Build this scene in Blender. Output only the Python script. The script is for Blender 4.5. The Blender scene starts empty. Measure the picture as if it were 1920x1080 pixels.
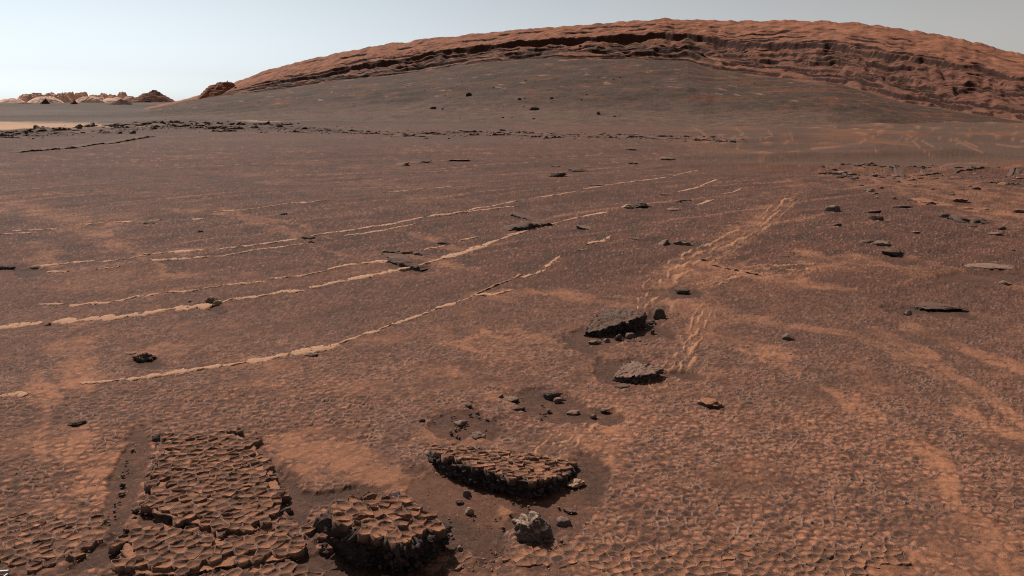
import bpy, bmesh, math, random
import numpy as np
from mathutils import Vector

# ------------------------------------------------------------------ camera, sky, sun, exposure
sc = bpy.context.scene
COL = sc.collection
F, HOR, CH = 1507.0, 190.0, 2.0          # focal length in photo pixels, horizon row, mast height (m)
cam = bpy.data.objects.new('camera', bpy.data.cameras.new('camera')); COL.objects.link(cam)
cam.location = (0, 0, CH); cam.rotation_euler = (math.radians(90), 0, 0)
cam.data.sensor_width = 36; cam.data.lens = 36 * F / 1920
cam.data.shift_y = -(540 - HOR) / 1920
cam.data.clip_start = 0.1; cam.data.clip_end = 12000
sc.camera = cam

SUN_EL, SUN_AZ = 45, -38
world = bpy.data.worlds.new('World'); sc.world = world; world.use_nodes = True
wn = world.node_tree
sky = wn.nodes.new('ShaderNodeTexSky'); sky.sky_type = 'NISHITA'; sky.sun_disc = False
sky.sun_elevation = math.radians(SUN_EL); sky.sun_rotation = math.radians(SUN_AZ)
sky.air_density = 0.36; sky.dust_density = 1.35; sky.ozone_density = 1.0
hs = wn.nodes.new('ShaderNodeHueSaturation'); hs.inputs['Saturation'].default_value = 0.20
wn.links.new(sky.outputs[0], hs.inputs['Color'])
# dust sky: bluish towards the sun, butterscotch grey away from it, smoothly all round
_az, _el = math.radians(SUN_AZ), math.radians(SUN_EL)
tc = wn.nodes.new('ShaderNodeTexCoord'); dt = wn.nodes.new('ShaderNodeVectorMath'); dt.operation = 'DOT_PRODUCT'
dt.inputs[1].default_value = (math.sin(_az) * math.cos(_el), math.cos(_az) * math.cos(_el), math.sin(_el))
wn.links.new(tc.outputs['Generated'], dt.inputs[0])
mr = wn.nodes.new('ShaderNodeMapRange'); mr.inputs[1].default_value = .2; mr.inputs[2].default_value = .85; mr.interpolation_type = 'SMOOTHSTEP'
wn.links.new(dt.outputs['Value'], mr.inputs[0])
tint = wn.nodes.new('ShaderNodeMix'); tint.data_type = 'RGBA'
tint.inputs[6].default_value = (1.06, 1.0, .90, 1); tint.inputs[7].default_value = (.90, 1.0, 1.04, 1)
wn.links.new(mr.outputs[0], tint.inputs[0])
mul = wn.nodes.new('ShaderNodeMix'); mul.data_type = 'RGBA'; mul.blend_type = 'MULTIPLY'; mul.inputs[0].default_value = 1
wn.links.new(hs.outputs[0], mul.inputs[6]); wn.links.new(tint.outputs[2], mul.inputs[7])
wn.links.new(mul.outputs[2], wn.nodes['Background'].inputs[0])
wn.nodes['Background'].inputs[1].default_value = 0.104

sun = bpy.data.objects.new('sun', bpy.data.lights.new('sun', 'SUN')); COL.objects.link(sun)
sun.data.energy = 5.0; sun.data.angle = math.radians(0.5); sun.data.color = (1.0, 0.94, 0.86)
az, el = math.radians(SUN_AZ), math.radians(SUN_EL)
SV = Vector((math.sin(az) * math.cos(el), math.cos(az) * math.cos(el), math.sin(el)))
sun.rotation_euler = SV.to_track_quat('Z', 'Y').to_euler()

vs = sc.view_settings
vs.view_transform = 'Standard'; vs.look = 'None'; vs.gamma = 1; vs.exposure = 0
vs.use_curve_mapping = False
sc.cycles.use_denoising = False; sc.cycles.filter_width = 1.1

rng = np.random.default_rng(7)
random.seed(7)

# ------------------------------------------------------------------ noise
_G = np.array([(math.cos(a), math.sin(a)) for a in np.linspace(0, 2 * math.pi, 256, endpoint=False)])
def _hash(xi, yi, seed):
    h = (xi.astype(np.int64) * 374761393 + yi.astype(np.int64) * 668265263 + seed * 1442695041) & 0xFFFFFFFF
    h = ((h ^ (h >> 13)) * 1274126177) & 0xFFFFFFFF
    return h ^ (h >> 16)
def perlin(x, y, seed=0):
    x = np.asarray(x, float); y = np.asarray(y, float)
    x0 = np.floor(x); y0 = np.floor(y); fx = x - x0; fy = y - y0
    u = fx * fx * fx * (fx * (fx * 6 - 15) + 10); v = fy * fy * fy * (fy * (fy * 6 - 15) + 10)
    def g(i, j):
        k = (_hash(x0 + i, y0 + j, seed) >> 3) & 255
        return _G[k, 0] * (fx - i) + _G[k, 1] * (fy - j)
    a, b, c, d = g(0, 0), g(1, 0), g(0, 1), g(1, 1)
    return ((a + (b - a) * u) * (1 - v) + (c + (d - c) * u) * v) * 1.5
def fbm(x, y, seed=0, octs=4, gain=0.5, lac=2.03):
    s = 0; a = 1.0; t = 0
    for o in range(octs):
        s = s + a * perlin(x, y, seed + o * 17); t += a
        x = np.asarray(x) * lac; y = np.asarray(y) * lac; a *= gain
    return s / t * 1.4
def sstep(a, b, x):
    t = np.clip((x - a) / (b - a), 0, 1); return t * t * (3 - 2 * t)
def lerp(a, b, t): return a + (b - a) * t
def rand01(xi, yi, seed): return (_hash(xi, yi, seed) & 0xFFFFFF) / float(0x1000000)

# jittered hexagonal lattice: cells of the cracked bedrock
def lattice_pt(i, j, s, seed, jit=0.42):
    i = np.asarray(i); j = np.asarray(j)
    cx = (i + 0.5 * (j.astype(np.int64) & 1) + (rand01(i, j, seed) - .5) * 2 * jit) * s
    cy = (j * 0.866 + (rand01(i, j, seed + 5) - .5) * 2 * jit) * s
    return cx, cy
def voronoi(x, y, s, seed):
    j0 = np.round(y / (s * .866)).astype(np.int64)
    b1 = np.full(x.shape, 1e9); b2 = np.full(x.shape, 1e9)
    c1x = np.zeros(x.shape); c1y = np.zeros(x.shape); c2x = np.zeros(x.shape); c2y = np.zeros(x.shape)
    r1 = np.zeros(x.shape)
    for dj in (-1, 0, 1):
        j = j0 + dj
        i0 = np.round(x / s - 0.5 * (j & 1)).astype(np.int64)
        for di in (-1, 0, 1):
            i = i0 + di
            cx, cy = lattice_pt(i, j, s, seed)
            d = (x - cx) ** 2 + (y - cy) ** 2
            m1 = d < b1
            m2 = (~m1) & (d < b2)
            b2 = np.where(m1, b1, np.where(m2, d, b2))
            c2x = np.where(m1, c1x, np.where(m2, cx, c2x)); c2y = np.where(m1, c1y, np.where(m2, cy, c2y))
            b1 = np.where(m1, d, b1); c1x = np.where(m1, cx, c1x); c1y = np.where(m1, cy, c1y)
            r1 = np.where(m1, rand01(i, j, seed + 9), r1)
    e = (b2 - b1) / (2 * np.sqrt((c1x - c2x) ** 2 + (c1y - c2y) ** 2) + 1e-9)
    return e, c1x, c1y, r1
def cell_polygon(i, j, s, seed):
    cx, cy = [float(v) for v in lattice_pt(np.array(i), np.array(j), s, seed)]
    poly = [(cx - s, cy - s), (cx + s, cy - s), (cx + s, cy + s), (cx - s, cy + s)]
    for dj in range(-2, 3):
        for di in range(-2, 3):
            if di == 0 and dj == 0: continue
            nx, ny = [float(v) for v in lattice_pt(np.array(i + di), np.array(j + dj), s, seed)]
            mx, my, ax, ay = (cx + nx) / 2, (cy + ny) / 2, nx - cx, ny - cy
            out = []
            for k in range(len(poly)):
                p, q = poly[k], poly[(k + 1) % len(poly)]
                dp = (p[0] - mx) * ax + (p[1] - my) * ay; dq = (q[0] - mx) * ax + (q[1] - my) * ay
                if dp <= 0: out.append(p)
                if dp * dq < 0:
                    t = dp / (dp - dq); out.append((p[0] + (q[0] - p[0]) * t, p[1] + (q[1] - p[1]) * t))
            poly = out
            if len(poly) < 3: return (cx, cy), []
    return (cx, cy), poly

# ------------------------------------------------------------------ terrain height (world metres)
def macro(x, y):
    """large shape of the plain: gentle swells, and low dunes at the foot of the hill on the right"""
    d = np.hypot(x, y)
    z = 0.075 * fbm(x / 7, y / 7, 3, 3) * sstep(4, 14, d) + 0.012 * fbm(x / 1.3, y / 1.3, 4, 2)
    u = 960 + F * x / np.maximum(y, 0.5)
    m = sstep(1180, 1500, u) * sstep(19, 30, d) * (1 - sstep(75, 110, d))
    dn = 1 - np.abs(fbm(x / 17 + y / 30, y / 8, 31, 2)) * 2.0
    z = z + m * (0.34 * np.clip(dn, 0, 1) ** 2 - 0.10)
    z = z - 0.35 * (1 - sstep(250, 650, u)) * sstep(48, 62, d) * (1 - sstep(150, 400, d))
    return z
def gpv(P, z=0.0):
    """ground points seen at photo pixels (u, v), raised z above the ground"""
    P = np.asarray(P, float); u, v = P[:, 0], np.maximum(P[:, 1] - HOR, .5)
    d = F * (CH - z) / v
    for _ in range(4): d = F * (CH - z - macro((u - 960) / F * d, d)) / v
    x = (u - 960) / F * d
    return np.stack([x, d, macro(x, d)], -1)
def gp(u, v, z=0.0):
    a = gpv([(u, v)], z)[0]; return float(a[0]), float(a[1]), float(a[2])

# ------------------------------------------------------------------ mesh / object helpers
def mesh_grid(name, X, Y, Z, col=None, smooth=True):
    R, C = X.shape
    co = np.stack([X, Y, Z], -1).reshape(-1, 3).astype(np.float32)
    k = np.arange(R * C).reshape(R, C)
    q = np.stack([k[:-1, :-1], k[:-1, 1:], k[1:, 1:], k[1:, :-1]], -1).reshape(-1, 4)
    return mesh_np(name, co, q, col, smooth)
def mesh_np(name, co, faces, col=None, smooth=False):
    me = bpy.data.meshes.new(name)
    n = faces.shape[1]
    me.vertices.add(len(co)); me.vertices.foreach_set('co', np.ascontiguousarray(co, np.float32).ravel())
    me.loops.add(faces.size); me.loops.foreach_set('vertex_index', np.ascontiguousarray(faces, np.int32).ravel())
    me.polygons.add(len(faces)); me.polygons.foreach_set('loop_start', np.arange(0, faces.size, n, dtype=np.int32))
    if smooth: me.polygons.foreach_set('use_smooth', np.ones(len(faces), bool))
    if col is not None:
        a = me.color_attributes.new('Col', 'FLOAT_COLOR', 'POINT')
        c = np.ones((len(co), 4), np.float32); c[:, :3] = col.reshape(-1, 3)
        a.data.foreach_set('color', c.ravel())
    me.update(calc_edges=True)
    return me
def add(name, me, mat, parent=None, loc=None, rot=None, label=None, cat=None, group=None, kind=None):
    o = bpy.data.objects.new(name, me); COL.objects.link(o)
    if mat and me and not me.materials: me.materials.append(mat)
    if parent: o.parent = parent
    if loc is not None: o.location = loc
    if rot is not None: o.rotation_euler = rot
    if label: o['label'] = label
    if cat: o['category'] = cat
    if group: o['group'] = group
    if kind: o['kind'] = kind
    return o

# ------------------------------------------------------------------ materials
def new_mat(name):
    m = bpy.data.materials.new(name); m.use_nodes = True
    nt = m.node_tree; b = nt.nodes['Principled BSDF']
    b.inputs['Roughness'].default_value = 0.95
    b.inputs['Specular IOR Level'].default_value = 0.15
    return m, nt, b
def N(nt, t, **kw):
    n = nt.nodes.new(t)
    for k, v in kw.items(): setattr(n, k, v)
    return n
def mixc(nt, fac, a, b, blend='MIX'):
    n = N(nt, 'ShaderNodeMix', data_type='RGBA', blend_type=blend)
    for s, v in ((n.inputs[0], fac), (n.inputs[6], a), (n.inputs[7], b)):
        if hasattr(v, 'links') or isinstance(v, bpy.types.NodeSocket): nt.links.new(v, s)
        elif isinstance(v, (int, float)): s.default_value = v
        else: s.default_value = (*v, 1)
    return n.outputs[2]
def noise(nt, vec, scale, detail=4, rough=0.6):
    n = N(nt, 'ShaderNodeTexNoise'); n.inputs['Scale'].default_value = scale
    n.inputs['Detail'].default_value = detail; n.inputs['Roughness'].default_value = rough
    nt.links.new(vec, n.inputs['Vector']); return n.outputs['Fac']
def ramp(nt, fac, a, b, va=0.0, vb=1.0):
    n = N(nt, 'ShaderNodeMapRange'); n.inputs[1].default_value = a; n.inputs[2].default_value = b
    n.inputs[3].default_value = va; n.inputs[4].default_value = vb
    nt.links.new(fac, n.inputs[0]); return n.outputs[0]
def bump(nt, h, dist, strength=1.0, prev=None):
    n = N(nt, 'ShaderNodeBump'); n.inputs['Distance'].default_value = dist; n.inputs['Strength'].default_value = strength
    nt.links.new(h, n.inputs['Height'])
    if prev: nt.links.new(prev, n.inputs['Normal'])
    return n.outputs[0]
def vc_mat(name, scales, bumps, stretch=None):
    """vertex colour (stone colour, with some shade painted in) x fine mottling, fine relief"""
    m, nt, b = new_mat(name)
    pos = N(nt, 'ShaderNodeNewGeometry').outputs['Position']
    if stretch:
        mp = N(nt, 'ShaderNodeMapping'); mp.inputs['Scale'].default_value = stretch
        nt.links.new(pos, mp.inputs['Vector']); pos = mp.outputs[0]
    at = N(nt, 'ShaderNodeAttribute', attribute_name='Col').outputs['Color']
    c = at
    for s, amp in scales:
        f = ramp(nt, noise(nt, pos, s, 5, 0.65), 0.25, 0.75, 1 - amp, 1 + amp)
        c = mixc(nt, 1.0, c, f, 'MULTIPLY')
    nt.links.new(c, b.inputs['Base Color'])
    p = None
    for s, d in bumps: p = bump(nt, noise(nt, pos, s, 5, 0.65), d, 1.0, p)
    if p: nt.links.new(p, b.inputs['Normal'])
    return m
M_ground = vc_mat('cracked_bedrock', [(1.7, .12), (28, .22), (170, .22)], [(45, .007), (240, .003)])
M_plate = vc_mat('bedrock_plate', [(35, .2), (200, .25)], [(90, .006), (320, .003)])
M_hill = vc_mat('layered_hill', [(.35, .16), (2.2, .28), (9, .22)], [(1.6, .16), (6, .08)], (.55, .55, 1.8))
M_far = vc_mat('far_butte', [(.02, .15), (.1, .2)], [(.03, 4), (.15, 1)])

def rock_mat(name, base, dust, lo, hi, light=None):
    """stone with dust on faces that look up; dark sides also paint in shade"""
    m, nt, b = new_mat(name)
    g = N(nt, 'ShaderNodeNewGeometry'); tc = N(nt, 'ShaderNodeTexCoord').outputs['Object']
    pos = g.outputs['Position']
    sx = N(nt, 'ShaderNodeSeparateXYZ'); nt.links.new(g.outputs['Normal'], sx.inputs[0])
    n1 = noise(nt, pos, 14, 5, .65); n2 = noise(nt, pos, 90, 4, .6)
    ad = N(nt, 'ShaderNodeMath', operation='MULTIPLY_ADD'); nt.links.new(n1, ad.inputs[0]); ad.inputs[1].default_value = 0.7
    nt.links.new(sx.outputs[2], ad.inputs[2])
    fac = ramp(nt, ad.outputs[0], lo, hi)  # dusty tops against dark sides, which deepens the shade in the colour
    c0 = mixc(nt, ramp(nt, n2, .3, .7), [v * .6 for v in base], [v * 1.5 for v in base])
    if light: c0 = mixc(nt, ramp(nt, n1, .55, .66), c0, light)
    c = mixc(nt, fac, c0, mixc(nt, ramp(nt, n2, .3, .7), [v * .75 for v in dust], [v * 1.2 for v in dust]))
    nt.links.new(c, b.inputs['Base Color'])
    p = bump(nt, noise(nt, pos, 38, 5, .7), .012); p = bump(nt, n2, .004, 1, p)
    nt.links.new(p, b.inputs['Normal'])
    return m
M_dark = rock_mat('dark_rock', (.070, .052, .048), (.15, .078, .052), 1.0, 1.45)
M_grey = rock_mat('grey_rock', (.115, .084, .076), (.24, .135, .095), .95, 1.4)
M_dusty = rock_mat('dusty_rock', (.085, .062, .056), (.30, .13, .072), .85, 1.25)
M_pale = rock_mat('pale_rock', (.24, .165, .125), (.36, .21, .135), .7, 1.2)
M_vein = rock_mat('pale_vein_rock', (.19, .098, .063), (.41, .218, .130), .85, 1.2)
M_hillrock = rock_mat('hill_boulder', (.05, .038, .035), (.09, .05, .036), 1.1, 1.5)
M_cream = rock_mat('cream_topped_rock', (.10, .076, .068), (.38, .25, .18), .88, 1.3)
M_edge = rock_mat('slab_edge_rock', (.052, .040, .037), (.11, .066, .050), 1.15, 1.55)
M_metal, _nt, _b = new_mat('white_metal')
_b.inputs['Base Color'].default_value = (.28, .27, .27, 1); _b.inputs['Roughness'].default_value = .45; _b.inputs['Metallic'].default_value = .4

# stone and sand colours (linear albedo)
C = {k: np.array(v) for k, v in dict(
    brown=(.098, .039, .0245), purple=(.083, .0385, .0272), orange=(.36, .150, .080), rim=(.285, .156, .110),
    sand=(.058, .029, .020), sandred=(.088, .040, .026), tan=(.43, .25, .15), grey=(.051, .0285, .018),
    apron=(.088, .047, .032), red=(.205, .068, .034), redlt=(.30, .112, .057), reddk=(.095, .041, .029),
    farplain=(.080, .050, .039)).items()}
def cmix(a, b, t): return a + (b - a) * t[..., None]

# ------------------------------------------------------------------ ground
def ell(u, v, cu, cv, ru, rv, rot=0, soft=.45, wob=0):
    a = math.radians(rot); du, dv = u - cu, v - cv
    p = (du * math.cos(a) + dv * math.sin(a)) / ru; q = (-du * math.sin(a) + dv * math.cos(a)) / rv
    return 1 - sstep(1 - soft, 1 + soft, np.sqrt(p * p + q * q) + wob)
# smooth dark sand lying in hollows around the rocks (photo pixel ellipses, baked onto the ground)
SAND = [(235, 900, 26, 110, 14), (190, 1030, 60, 26, -35), (300, 985, 40, 30, 30), (560, 935, 26, 60, -25), (700, 1066, 150, 22, 6), (880, 930, 110, 50, 18),
        (880, 985, 75, 40, 40), (1000, 945, 110, 45, 10), (1090, 900, 38, 60, 0), (660, 925, 80, 12, -8),
        (1150, 630, 100, 26, -10), (1200, 610, 50, 25, -20), (1165, 690, 60, 22, 0), (1285, 705, 50, 10, 4),
        (1040, 760, 80, 22, 14), (860, 800, 90, 26, 5), (1110, 780, 60, 16, 0), (272, 682, 34, 9, 0),
        (1750, 583, 80, 12, 6), (1690, 490, 40, 8, 5), (765, 498, 40, 12, 10), (1270, 462, 40, 5, 3), (400, 575, 26, 8, 10),
        (45, 507, 40, 8, 0), (1850, 520, 80, 12, 0), (1270, 550, 45, 9, 0), (830, 1010, 60, 30, 0)]
ORANGE = [(670, 870, 130, 34, 14), (560, 860, 60, 40, 30), (130, 840, 60, 40, 0), (190, 900, 40, 60, 0), (80, 740, 60, 22, 30), (700, 1010, 40, 20, 0),
          (1100, 850, 90, 45, -30), (1130, 800, 60, 22, -20), (960, 860, 110, 30, 12), 
          (1840, 1020, 90, 60, 30), (1440, 655, 60, 20, 0),
          (1330, 600, 50, 60, 0), (1180, 770, 60, 18, 0), (1290, 540, 60, 60, -50), (1400, 430, 90, 24, -38), (530, 640, 10, 4, 0), (970, 755, 90, 12, 8),
          (1020, 640, 80, 14, 14), (860, 640, 80, 12, 20), (930, 555, 60, 10, 5), (1100, 560, 90, 8, 10), (90, 400, 150, 14, 14), (200, 450, 70, 18, 20),
          (480, 415, 120, 8, 17), (330, 520, 50, 7, 0), (830, 495, 60, 9, 12), (820, 455, 70, 6, 20), (80, 480, 40, 22, 0), (1700, 500, 90, 18, 10), (1560, 500, 80, 10, 8),
          (1750, 350, 240, 26, 9), (1880, 400, 120, 26, 9), (1620, 300, 200, 14, 4), (350, 470, 60, 6, -8), (300, 660, 70, 16, 0), (620, 470, 60, 4, 15), (150, 680, 60, 50, 60)]
DRIFT = [(660, 872, 120, 30, 12), (575, 868, 50, 32, 30), (800, 905, 60, 26, 25), (1050, 930, 60, 30, 20), (860, 815, 70, 18, 5), (930, 965, 60, 26, -20), (300, 1000, 70, 26, 25)]   # smooth orange sand
FLOW = [([(1222, 590), (1240, 540), (1262, 512), (1300, 488), (1352, 462), (1400, 436), (1440, 408), (1475, 376), (1500, 366)], [42, 48, 46, 40, 34, 30, 26, 22, 14]),
        ([(1240, 720), (1275, 670), (1310, 620), (1330, 570)], [34, 40, 36, 22]), ([(1040, 850), (1080, 815), (1120, 780), (1200, 770)], [50, 50, 40, 14]), ([(1290, 540), (1400, 510), (1560, 500)], [12, 26, 16])]
def flow(u, v, x, y):
    """wavy pale bed edges: strength and stripe phase"""
    A = np.zeros(u.shape); Ph = np.zeros(u.shape)
    for pts, wd in FLOW:
        P = np.array(pts, float); m = np.nonzero((u > P[:, 0].min() - 60) & (u < P[:, 0].max() + 60) & (v > P[:, 1].min() - 50) & (v < P[:, 1].max() + 50))
        if not len(m[0]): continue
        uu, v2 = u[m], v[m]; best = np.full(uu.shape, 1e9); off = np.zeros(uu.shape); wl = np.ones(uu.shape); al = np.zeros(uu.shape); acc = 0
        for k in range(len(P) - 1):
            a, b = P[k], P[k + 1]; ab_ = b - a; L = np.hypot(*ab_)
            t = np.clip(((uu - a[0]) * ab_[0] + (v2 - a[1]) * ab_[1]) / L ** 2, 0, 1)
            du, dv = uu - a[0] - t * ab_[0], v2 - a[1] - t * ab_[1]; dist = np.hypot(du, dv * 1.6)
            c_ = dist < best
            best = np.where(c_, dist, best); off = np.where(c_, dist * np.sign(du * ab_[1] - dv * ab_[0]), off)
            wl = np.where(c_, wd[k] + (wd[k + 1] - wd[k]) * t, wl); al = np.where(c_, acc + t * L, al); acc += L
        q = off / wl; nz = fbm(al / 26, q * 1.2, 96, 3); n2 = fbm(uu / 9, v2 / 5, 97, 2)
        st = np.sin((q * 4.2 + 1.2 * nz) * math.pi)
        amp = (1 - sstep(.6, 1.05, np.abs(q) + .25 * nz)) * sstep(-.35, .15, fbm(al / 40 + 9, q * 3, 98, 2)) * (1 - sstep(acc - 25, acc, al) * .7)
        A[m] = np.maximum(A[m], amp); Ph[m] = np.where(amp > 0, st + .5 * n2, Ph[m])
    return A, Ph
DUST = [([(1290, 592), (1480, 608), (1640, 640), (1740, 690), (1800, 745), (1850, 800)], 13), ([(1600, 762), (1700, 815), (1762, 875), (1792, 945), (1762, 1010), (1800, 1085)], 26), ([(1640, 618), (1720, 655), (1800, 715), (1920, 790)], 15),
        ([(1700, 612), (1800, 650), (1930, 700)], 14), ([(1800, 770), (1930, 830)], 16), ([(620, 445), (560, 422), (450, 402), (300, 392)], 5), ([(0, 394), (150, 410), (215, 445)], 8), ([(1190, 562), (1080, 553), (920, 548)], 6),
        ([(1300, 505), (1440, 520), (1600, 545)], 8), ([(1480, 470), (1620, 490), (1760, 505), (1930, 540)], 10), ([(1000, 640), (900, 628), (820, 640)], 8), ([(60, 700), (90, 780), (70, 860)], 18), ([(1380, 650), (1500, 700), (1600, 765)], 10), ([(330, 520), (250, 470), (180, 440)], 7)]
def masks(u, v, x, y):
    wu = u + 14 * fbm(x * 2.1, y * 2.1, 51, 3); wv = v + 7 * fbm(x * 2.3, y * 2.3, 52, 3)
    s = np.zeros(u.shape); o = np.zeros(u.shape)
    wb = .75 * fbm(x / .38, y / .55, 55, 4, .6) + .25 * fbm(x / .07, y / .09, 56, 2)
    for arr, lst, sf in ((s, SAND, .45), (o, ORANGE, .8)):
        for c in lst:
            rr = max(c[2], c[3]) * 2.3
            k = np.nonzero((np.abs(wu - c[0]) < rr) & (np.abs(wv - c[1]) < rr))
            arr[k] = np.maximum(arr[k], ell(wu[k], wv[k], *c, soft=sf, wob=wb[k]))
    for pts, w_ in DUST:
        P = np.array(pts, float); g_ = 2.6 * w_
        k = np.nonzero((wu > P[:, 0].min() - g_) & (wu < P[:, 0].max() + g_) & (wv > P[:, 1].min() - g_) & (wv < P[:, 1].max() + g_))
        if not len(k[0]): continue
        bd = np.full(k[0].shape, 1e9)
        for a, b in zip(P[:-1], P[1:]):
            q = np.clip(((wu[k] - a[0]) * (b[0] - a[0]) + (wv[k] - a[1]) * (b[1] - a[1])) / ((b - a) ** 2).sum(), 0, 1)
            bd = np.minimum(bd, np.hypot(wu[k] - a[0] - q * (b[0] - a[0]), (wv[k] - a[1] - q * (b[1] - a[1])) * 1.4))
        o[k] = np.maximum(o[k], 1 - sstep(.3, 1.7, bd / w_ + wb[k] * .9))
    fn = fbm(x / .13, y / .13, 53, 3); md = fbm(x / .5, y / .5, 54, 3)
    s = sstep(.22, .80, s + .15 * md + .12 * fn); o = sstep(.22, .85, o * .9 + .35 * md * (o > .02) + .22 * fn * (o > .02)) * .9
    return s, o
PATCH_A = lambda u, v: (1 - sstep(640, 760, u)) * sstep(690, 760, v)
SA, SB = 0.060, 0.054

def ground_fields(x, y, near):
    """height detail and colour of the plain"""
    d = y
    zm = macro(x, y)
    u = 960 + F * x / y; v = HOR + F * (CH - zm) / y
    s, o = masks(u, v, x, y)
    n_big = fbm(x / 2.6, y / 2.6, 61, 4); n_mid = fbm(x / .55, y / .55, 62, 4); n_f = fbm(x / .11, y / .11, 63, 3)
    o = np.clip(o * (0.75 + .5 * n_mid) + .45 * sstep(.25, .75, n_big + .45 * n_mid + .25 * n_f), 0, 1)
    col = cmix(np.broadcast_to(C['purple'], x.shape + (3,)), C['brown'], sstep(-.4, .4, n_mid + .5 * n_big))
    h = np.zeros(x.shape)
    if near:
        px = d / F                                     # metres per photo pixel across
        wmin = np.maximum(.0042, px * .7)
        wx = x + .012 * perlin(x / .09, y / .09, 71); wy = y + .012 * perlin(x / .09, y / .09, 72)
        eA, axc, ayc, rA = voronoi(x, y, SA, 101); eB, bxc, byc, rB = voronoi(x, y, SB, 202)
        wA = PATCH_A(u, v) > .5
        e = np.where(wA, eA, eB); cx = np.where(wA, axc, bxc); cy = np.where(wA, ayc, byc); r = np.where(wA, rA, rB)
        S = np.where(wA, SA, SB)
        e = e + (.006 * n_f + .0045 * perlin(x / .018, y / .018, 74) * (1 - sstep(4.5, 8, d))) * (S / .1)
        stren = np.clip(.70 + 1.1 * fbm(x / .13, y / .13, 73, 3), .15, 1.2)
        cover = sstep(.12, .5, fbm(x / .8, y / .6, 76, 3) + .3 * o)      # dust lying over the crusts
        ridge = np.exp(-(np.clip(e, 0, 1) / wmin) ** 2)
        rel = (1 - .5 * sstep(5, 14, d))
        tx = (r - .5) * .10; ty = ((r * 7.3) % 1 - .35) * .11
        floor = ((r * 13.7) % 1 - .5) * .004 - tx * (x - cx) - ty * (y - cy)
        fl = .5 + .5 * np.clip(1 - o * .9, 0, 1)
        h = (.0125 * np.where(wA, 1, .55) * ridge * stren * (1 - .85 * cover) * (S / .068) + floor * np.where(wA, 1.2, .6)) * rel * fl + .0045 * n_f + .0028 * perlin(x / .024, y / .024, 75) * (1 - .6 * o)
        # dust and dark sand inside each polygon: far side darkened, rim shadow painted in with the sand
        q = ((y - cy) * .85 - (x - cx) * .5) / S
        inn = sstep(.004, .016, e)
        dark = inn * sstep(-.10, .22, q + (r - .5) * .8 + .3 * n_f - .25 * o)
        tone = .25 + .75 * ((r * 5.1) % 1)
        regional = np.clip(.42 + .5 * n_big + .9 * o + .25 * sstep(900, 1080, v), 0, 1)
        org = inn * (1 - dark) * np.clip(regional * 1.35 * tone + .1, 0, .97)
        col = cmix(col, C['orange'], org)
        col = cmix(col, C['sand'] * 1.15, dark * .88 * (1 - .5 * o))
        # bright dust caught in the near half of many polygons
        bx_ = (x - cx + .10 * S) / S; by_ = (y - cy + .14 * S) / S
        blob = (1 - sstep(.16, .40, np.sqrt(bx_ ** 2 + by_ ** 2 * .8) + .16 * n_f + .22 * ((r * 17.3) % 1 - .4))) * sstep(.45, .65, (r * 3.7) % 1 + .55 * n_mid + .35 * n_big + .12 * sstep(760, 1000, v)) * sstep(660, 840, v)
        col = cmix(col, C['orange'] * (1.05), blob * .8 * inn)
        col = cmix(col, cmix(np.broadcast_to(C['sandred'] * 1.1, x.shape + (3,)), C['orange'] * .8, sstep(-.2, .5, n_mid + .4 * o)), cover * .65 * sstep(-.6, .2, n_f))
        rimc = np.clip(ridge * stren, 0, 1) * (1 - .6 * cover) * (1 - .35 * sstep(5, 12, d))
        col = cmix(col, C['rim'], rimc * .95 * (1 - .4 * o))
        col = cmix(col, C['orange'] * .9, np.clip(o * 1.2 - .35, 0, .75) * sstep(-.5, .3, n_f))
    far = sstep(4.5, 11, d)
    # short broken crusts and plates that read as speckle further out
    sp = fbm(x / .045, y / .085, 81, 3, .7); sp2 = fbm(x / .35, y / .6, 82, 3)
    dens = 1 - sstep(22, 60, d)
    h = h + far * (.024 * np.abs(sp) - .01 * np.clip(sp2, 0, 1)) * (.4 + .6 * dens) * (1 - .6 * o)
    fc = cmix(cmix(np.broadcast_to(C['brown'] * 1.02, x.shape + (3,)), C['purple'] * .80, sstep(-.15, .35, sp2 + .4 * n_mid)),
              C['rim'] * .92, .72 * sstep(.22, .58, sp) * (.22 + .78 * (1 - sstep(10, 24, d))))
    streaks = fbm(x / 2.6, y / 1.3, 83, 4)
    fc = cmix(fc, C['sandred'] * 1.25, sstep(12, 26, d) * sstep(-.05, .4, streaks) * .55)
    fc = cmix(fc, C['purple'] * .75, sstep(10, 22, d) * sstep(.1, .45, -streaks) * .5)
    acr = (y - x * .8) * .78 + .25 * n_big; alo = x * .8 + y                # faint beds parallel to the veins
    bed = fbm(acr / .32, alo / 7, 84, 4, .6)
    fc = fc * (1 + .42 * np.clip(bed, -.8, .9) * (1 - .5 * sstep(20, 45, d)))[..., None]
    fc = cmix(fc, C['orange'] * .8, .55 * sstep(.42, .62, bed + .25 * n_f))
    fc = cmix(fc, C['orange'] * .78, np.clip(o * .9, 0, 1) * sstep(-.6, .4, sp2))
    fc = cmix(fc, C['sand'] * 1.15, .75 * sstep(.12, .55, -sp) * (1 - .5 * sstep(14, 30, d)))
    col = cmix(col, fc, far if near else np.ones(x.shape))
    fa, fp_ = flow(u, v, x, y)
    col = cmix(col, C['tan'] * np.array((.80, .66, .60)), fa * sstep(.30, .70, fp_ + .35 * n_f) * .95)
    h = h + fa * .010 * sstep(.2, .7, fp_) * np.clip(y / 8, .6, 1.3)
    # drifts: smooth sand
    dr = np.zeros(u.shape)
    for c in DRIFT:
        k = np.nonzero((np.abs(u - c[0]) < 240) & (np.abs(v - c[1]) < 90))
        dr[k] = np.maximum(dr[k], ell(u[k] + 18 * n_mid[k], v[k] + 9 * n_big[k] + 6 * n_mid[k], *c, soft=.5))
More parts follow.
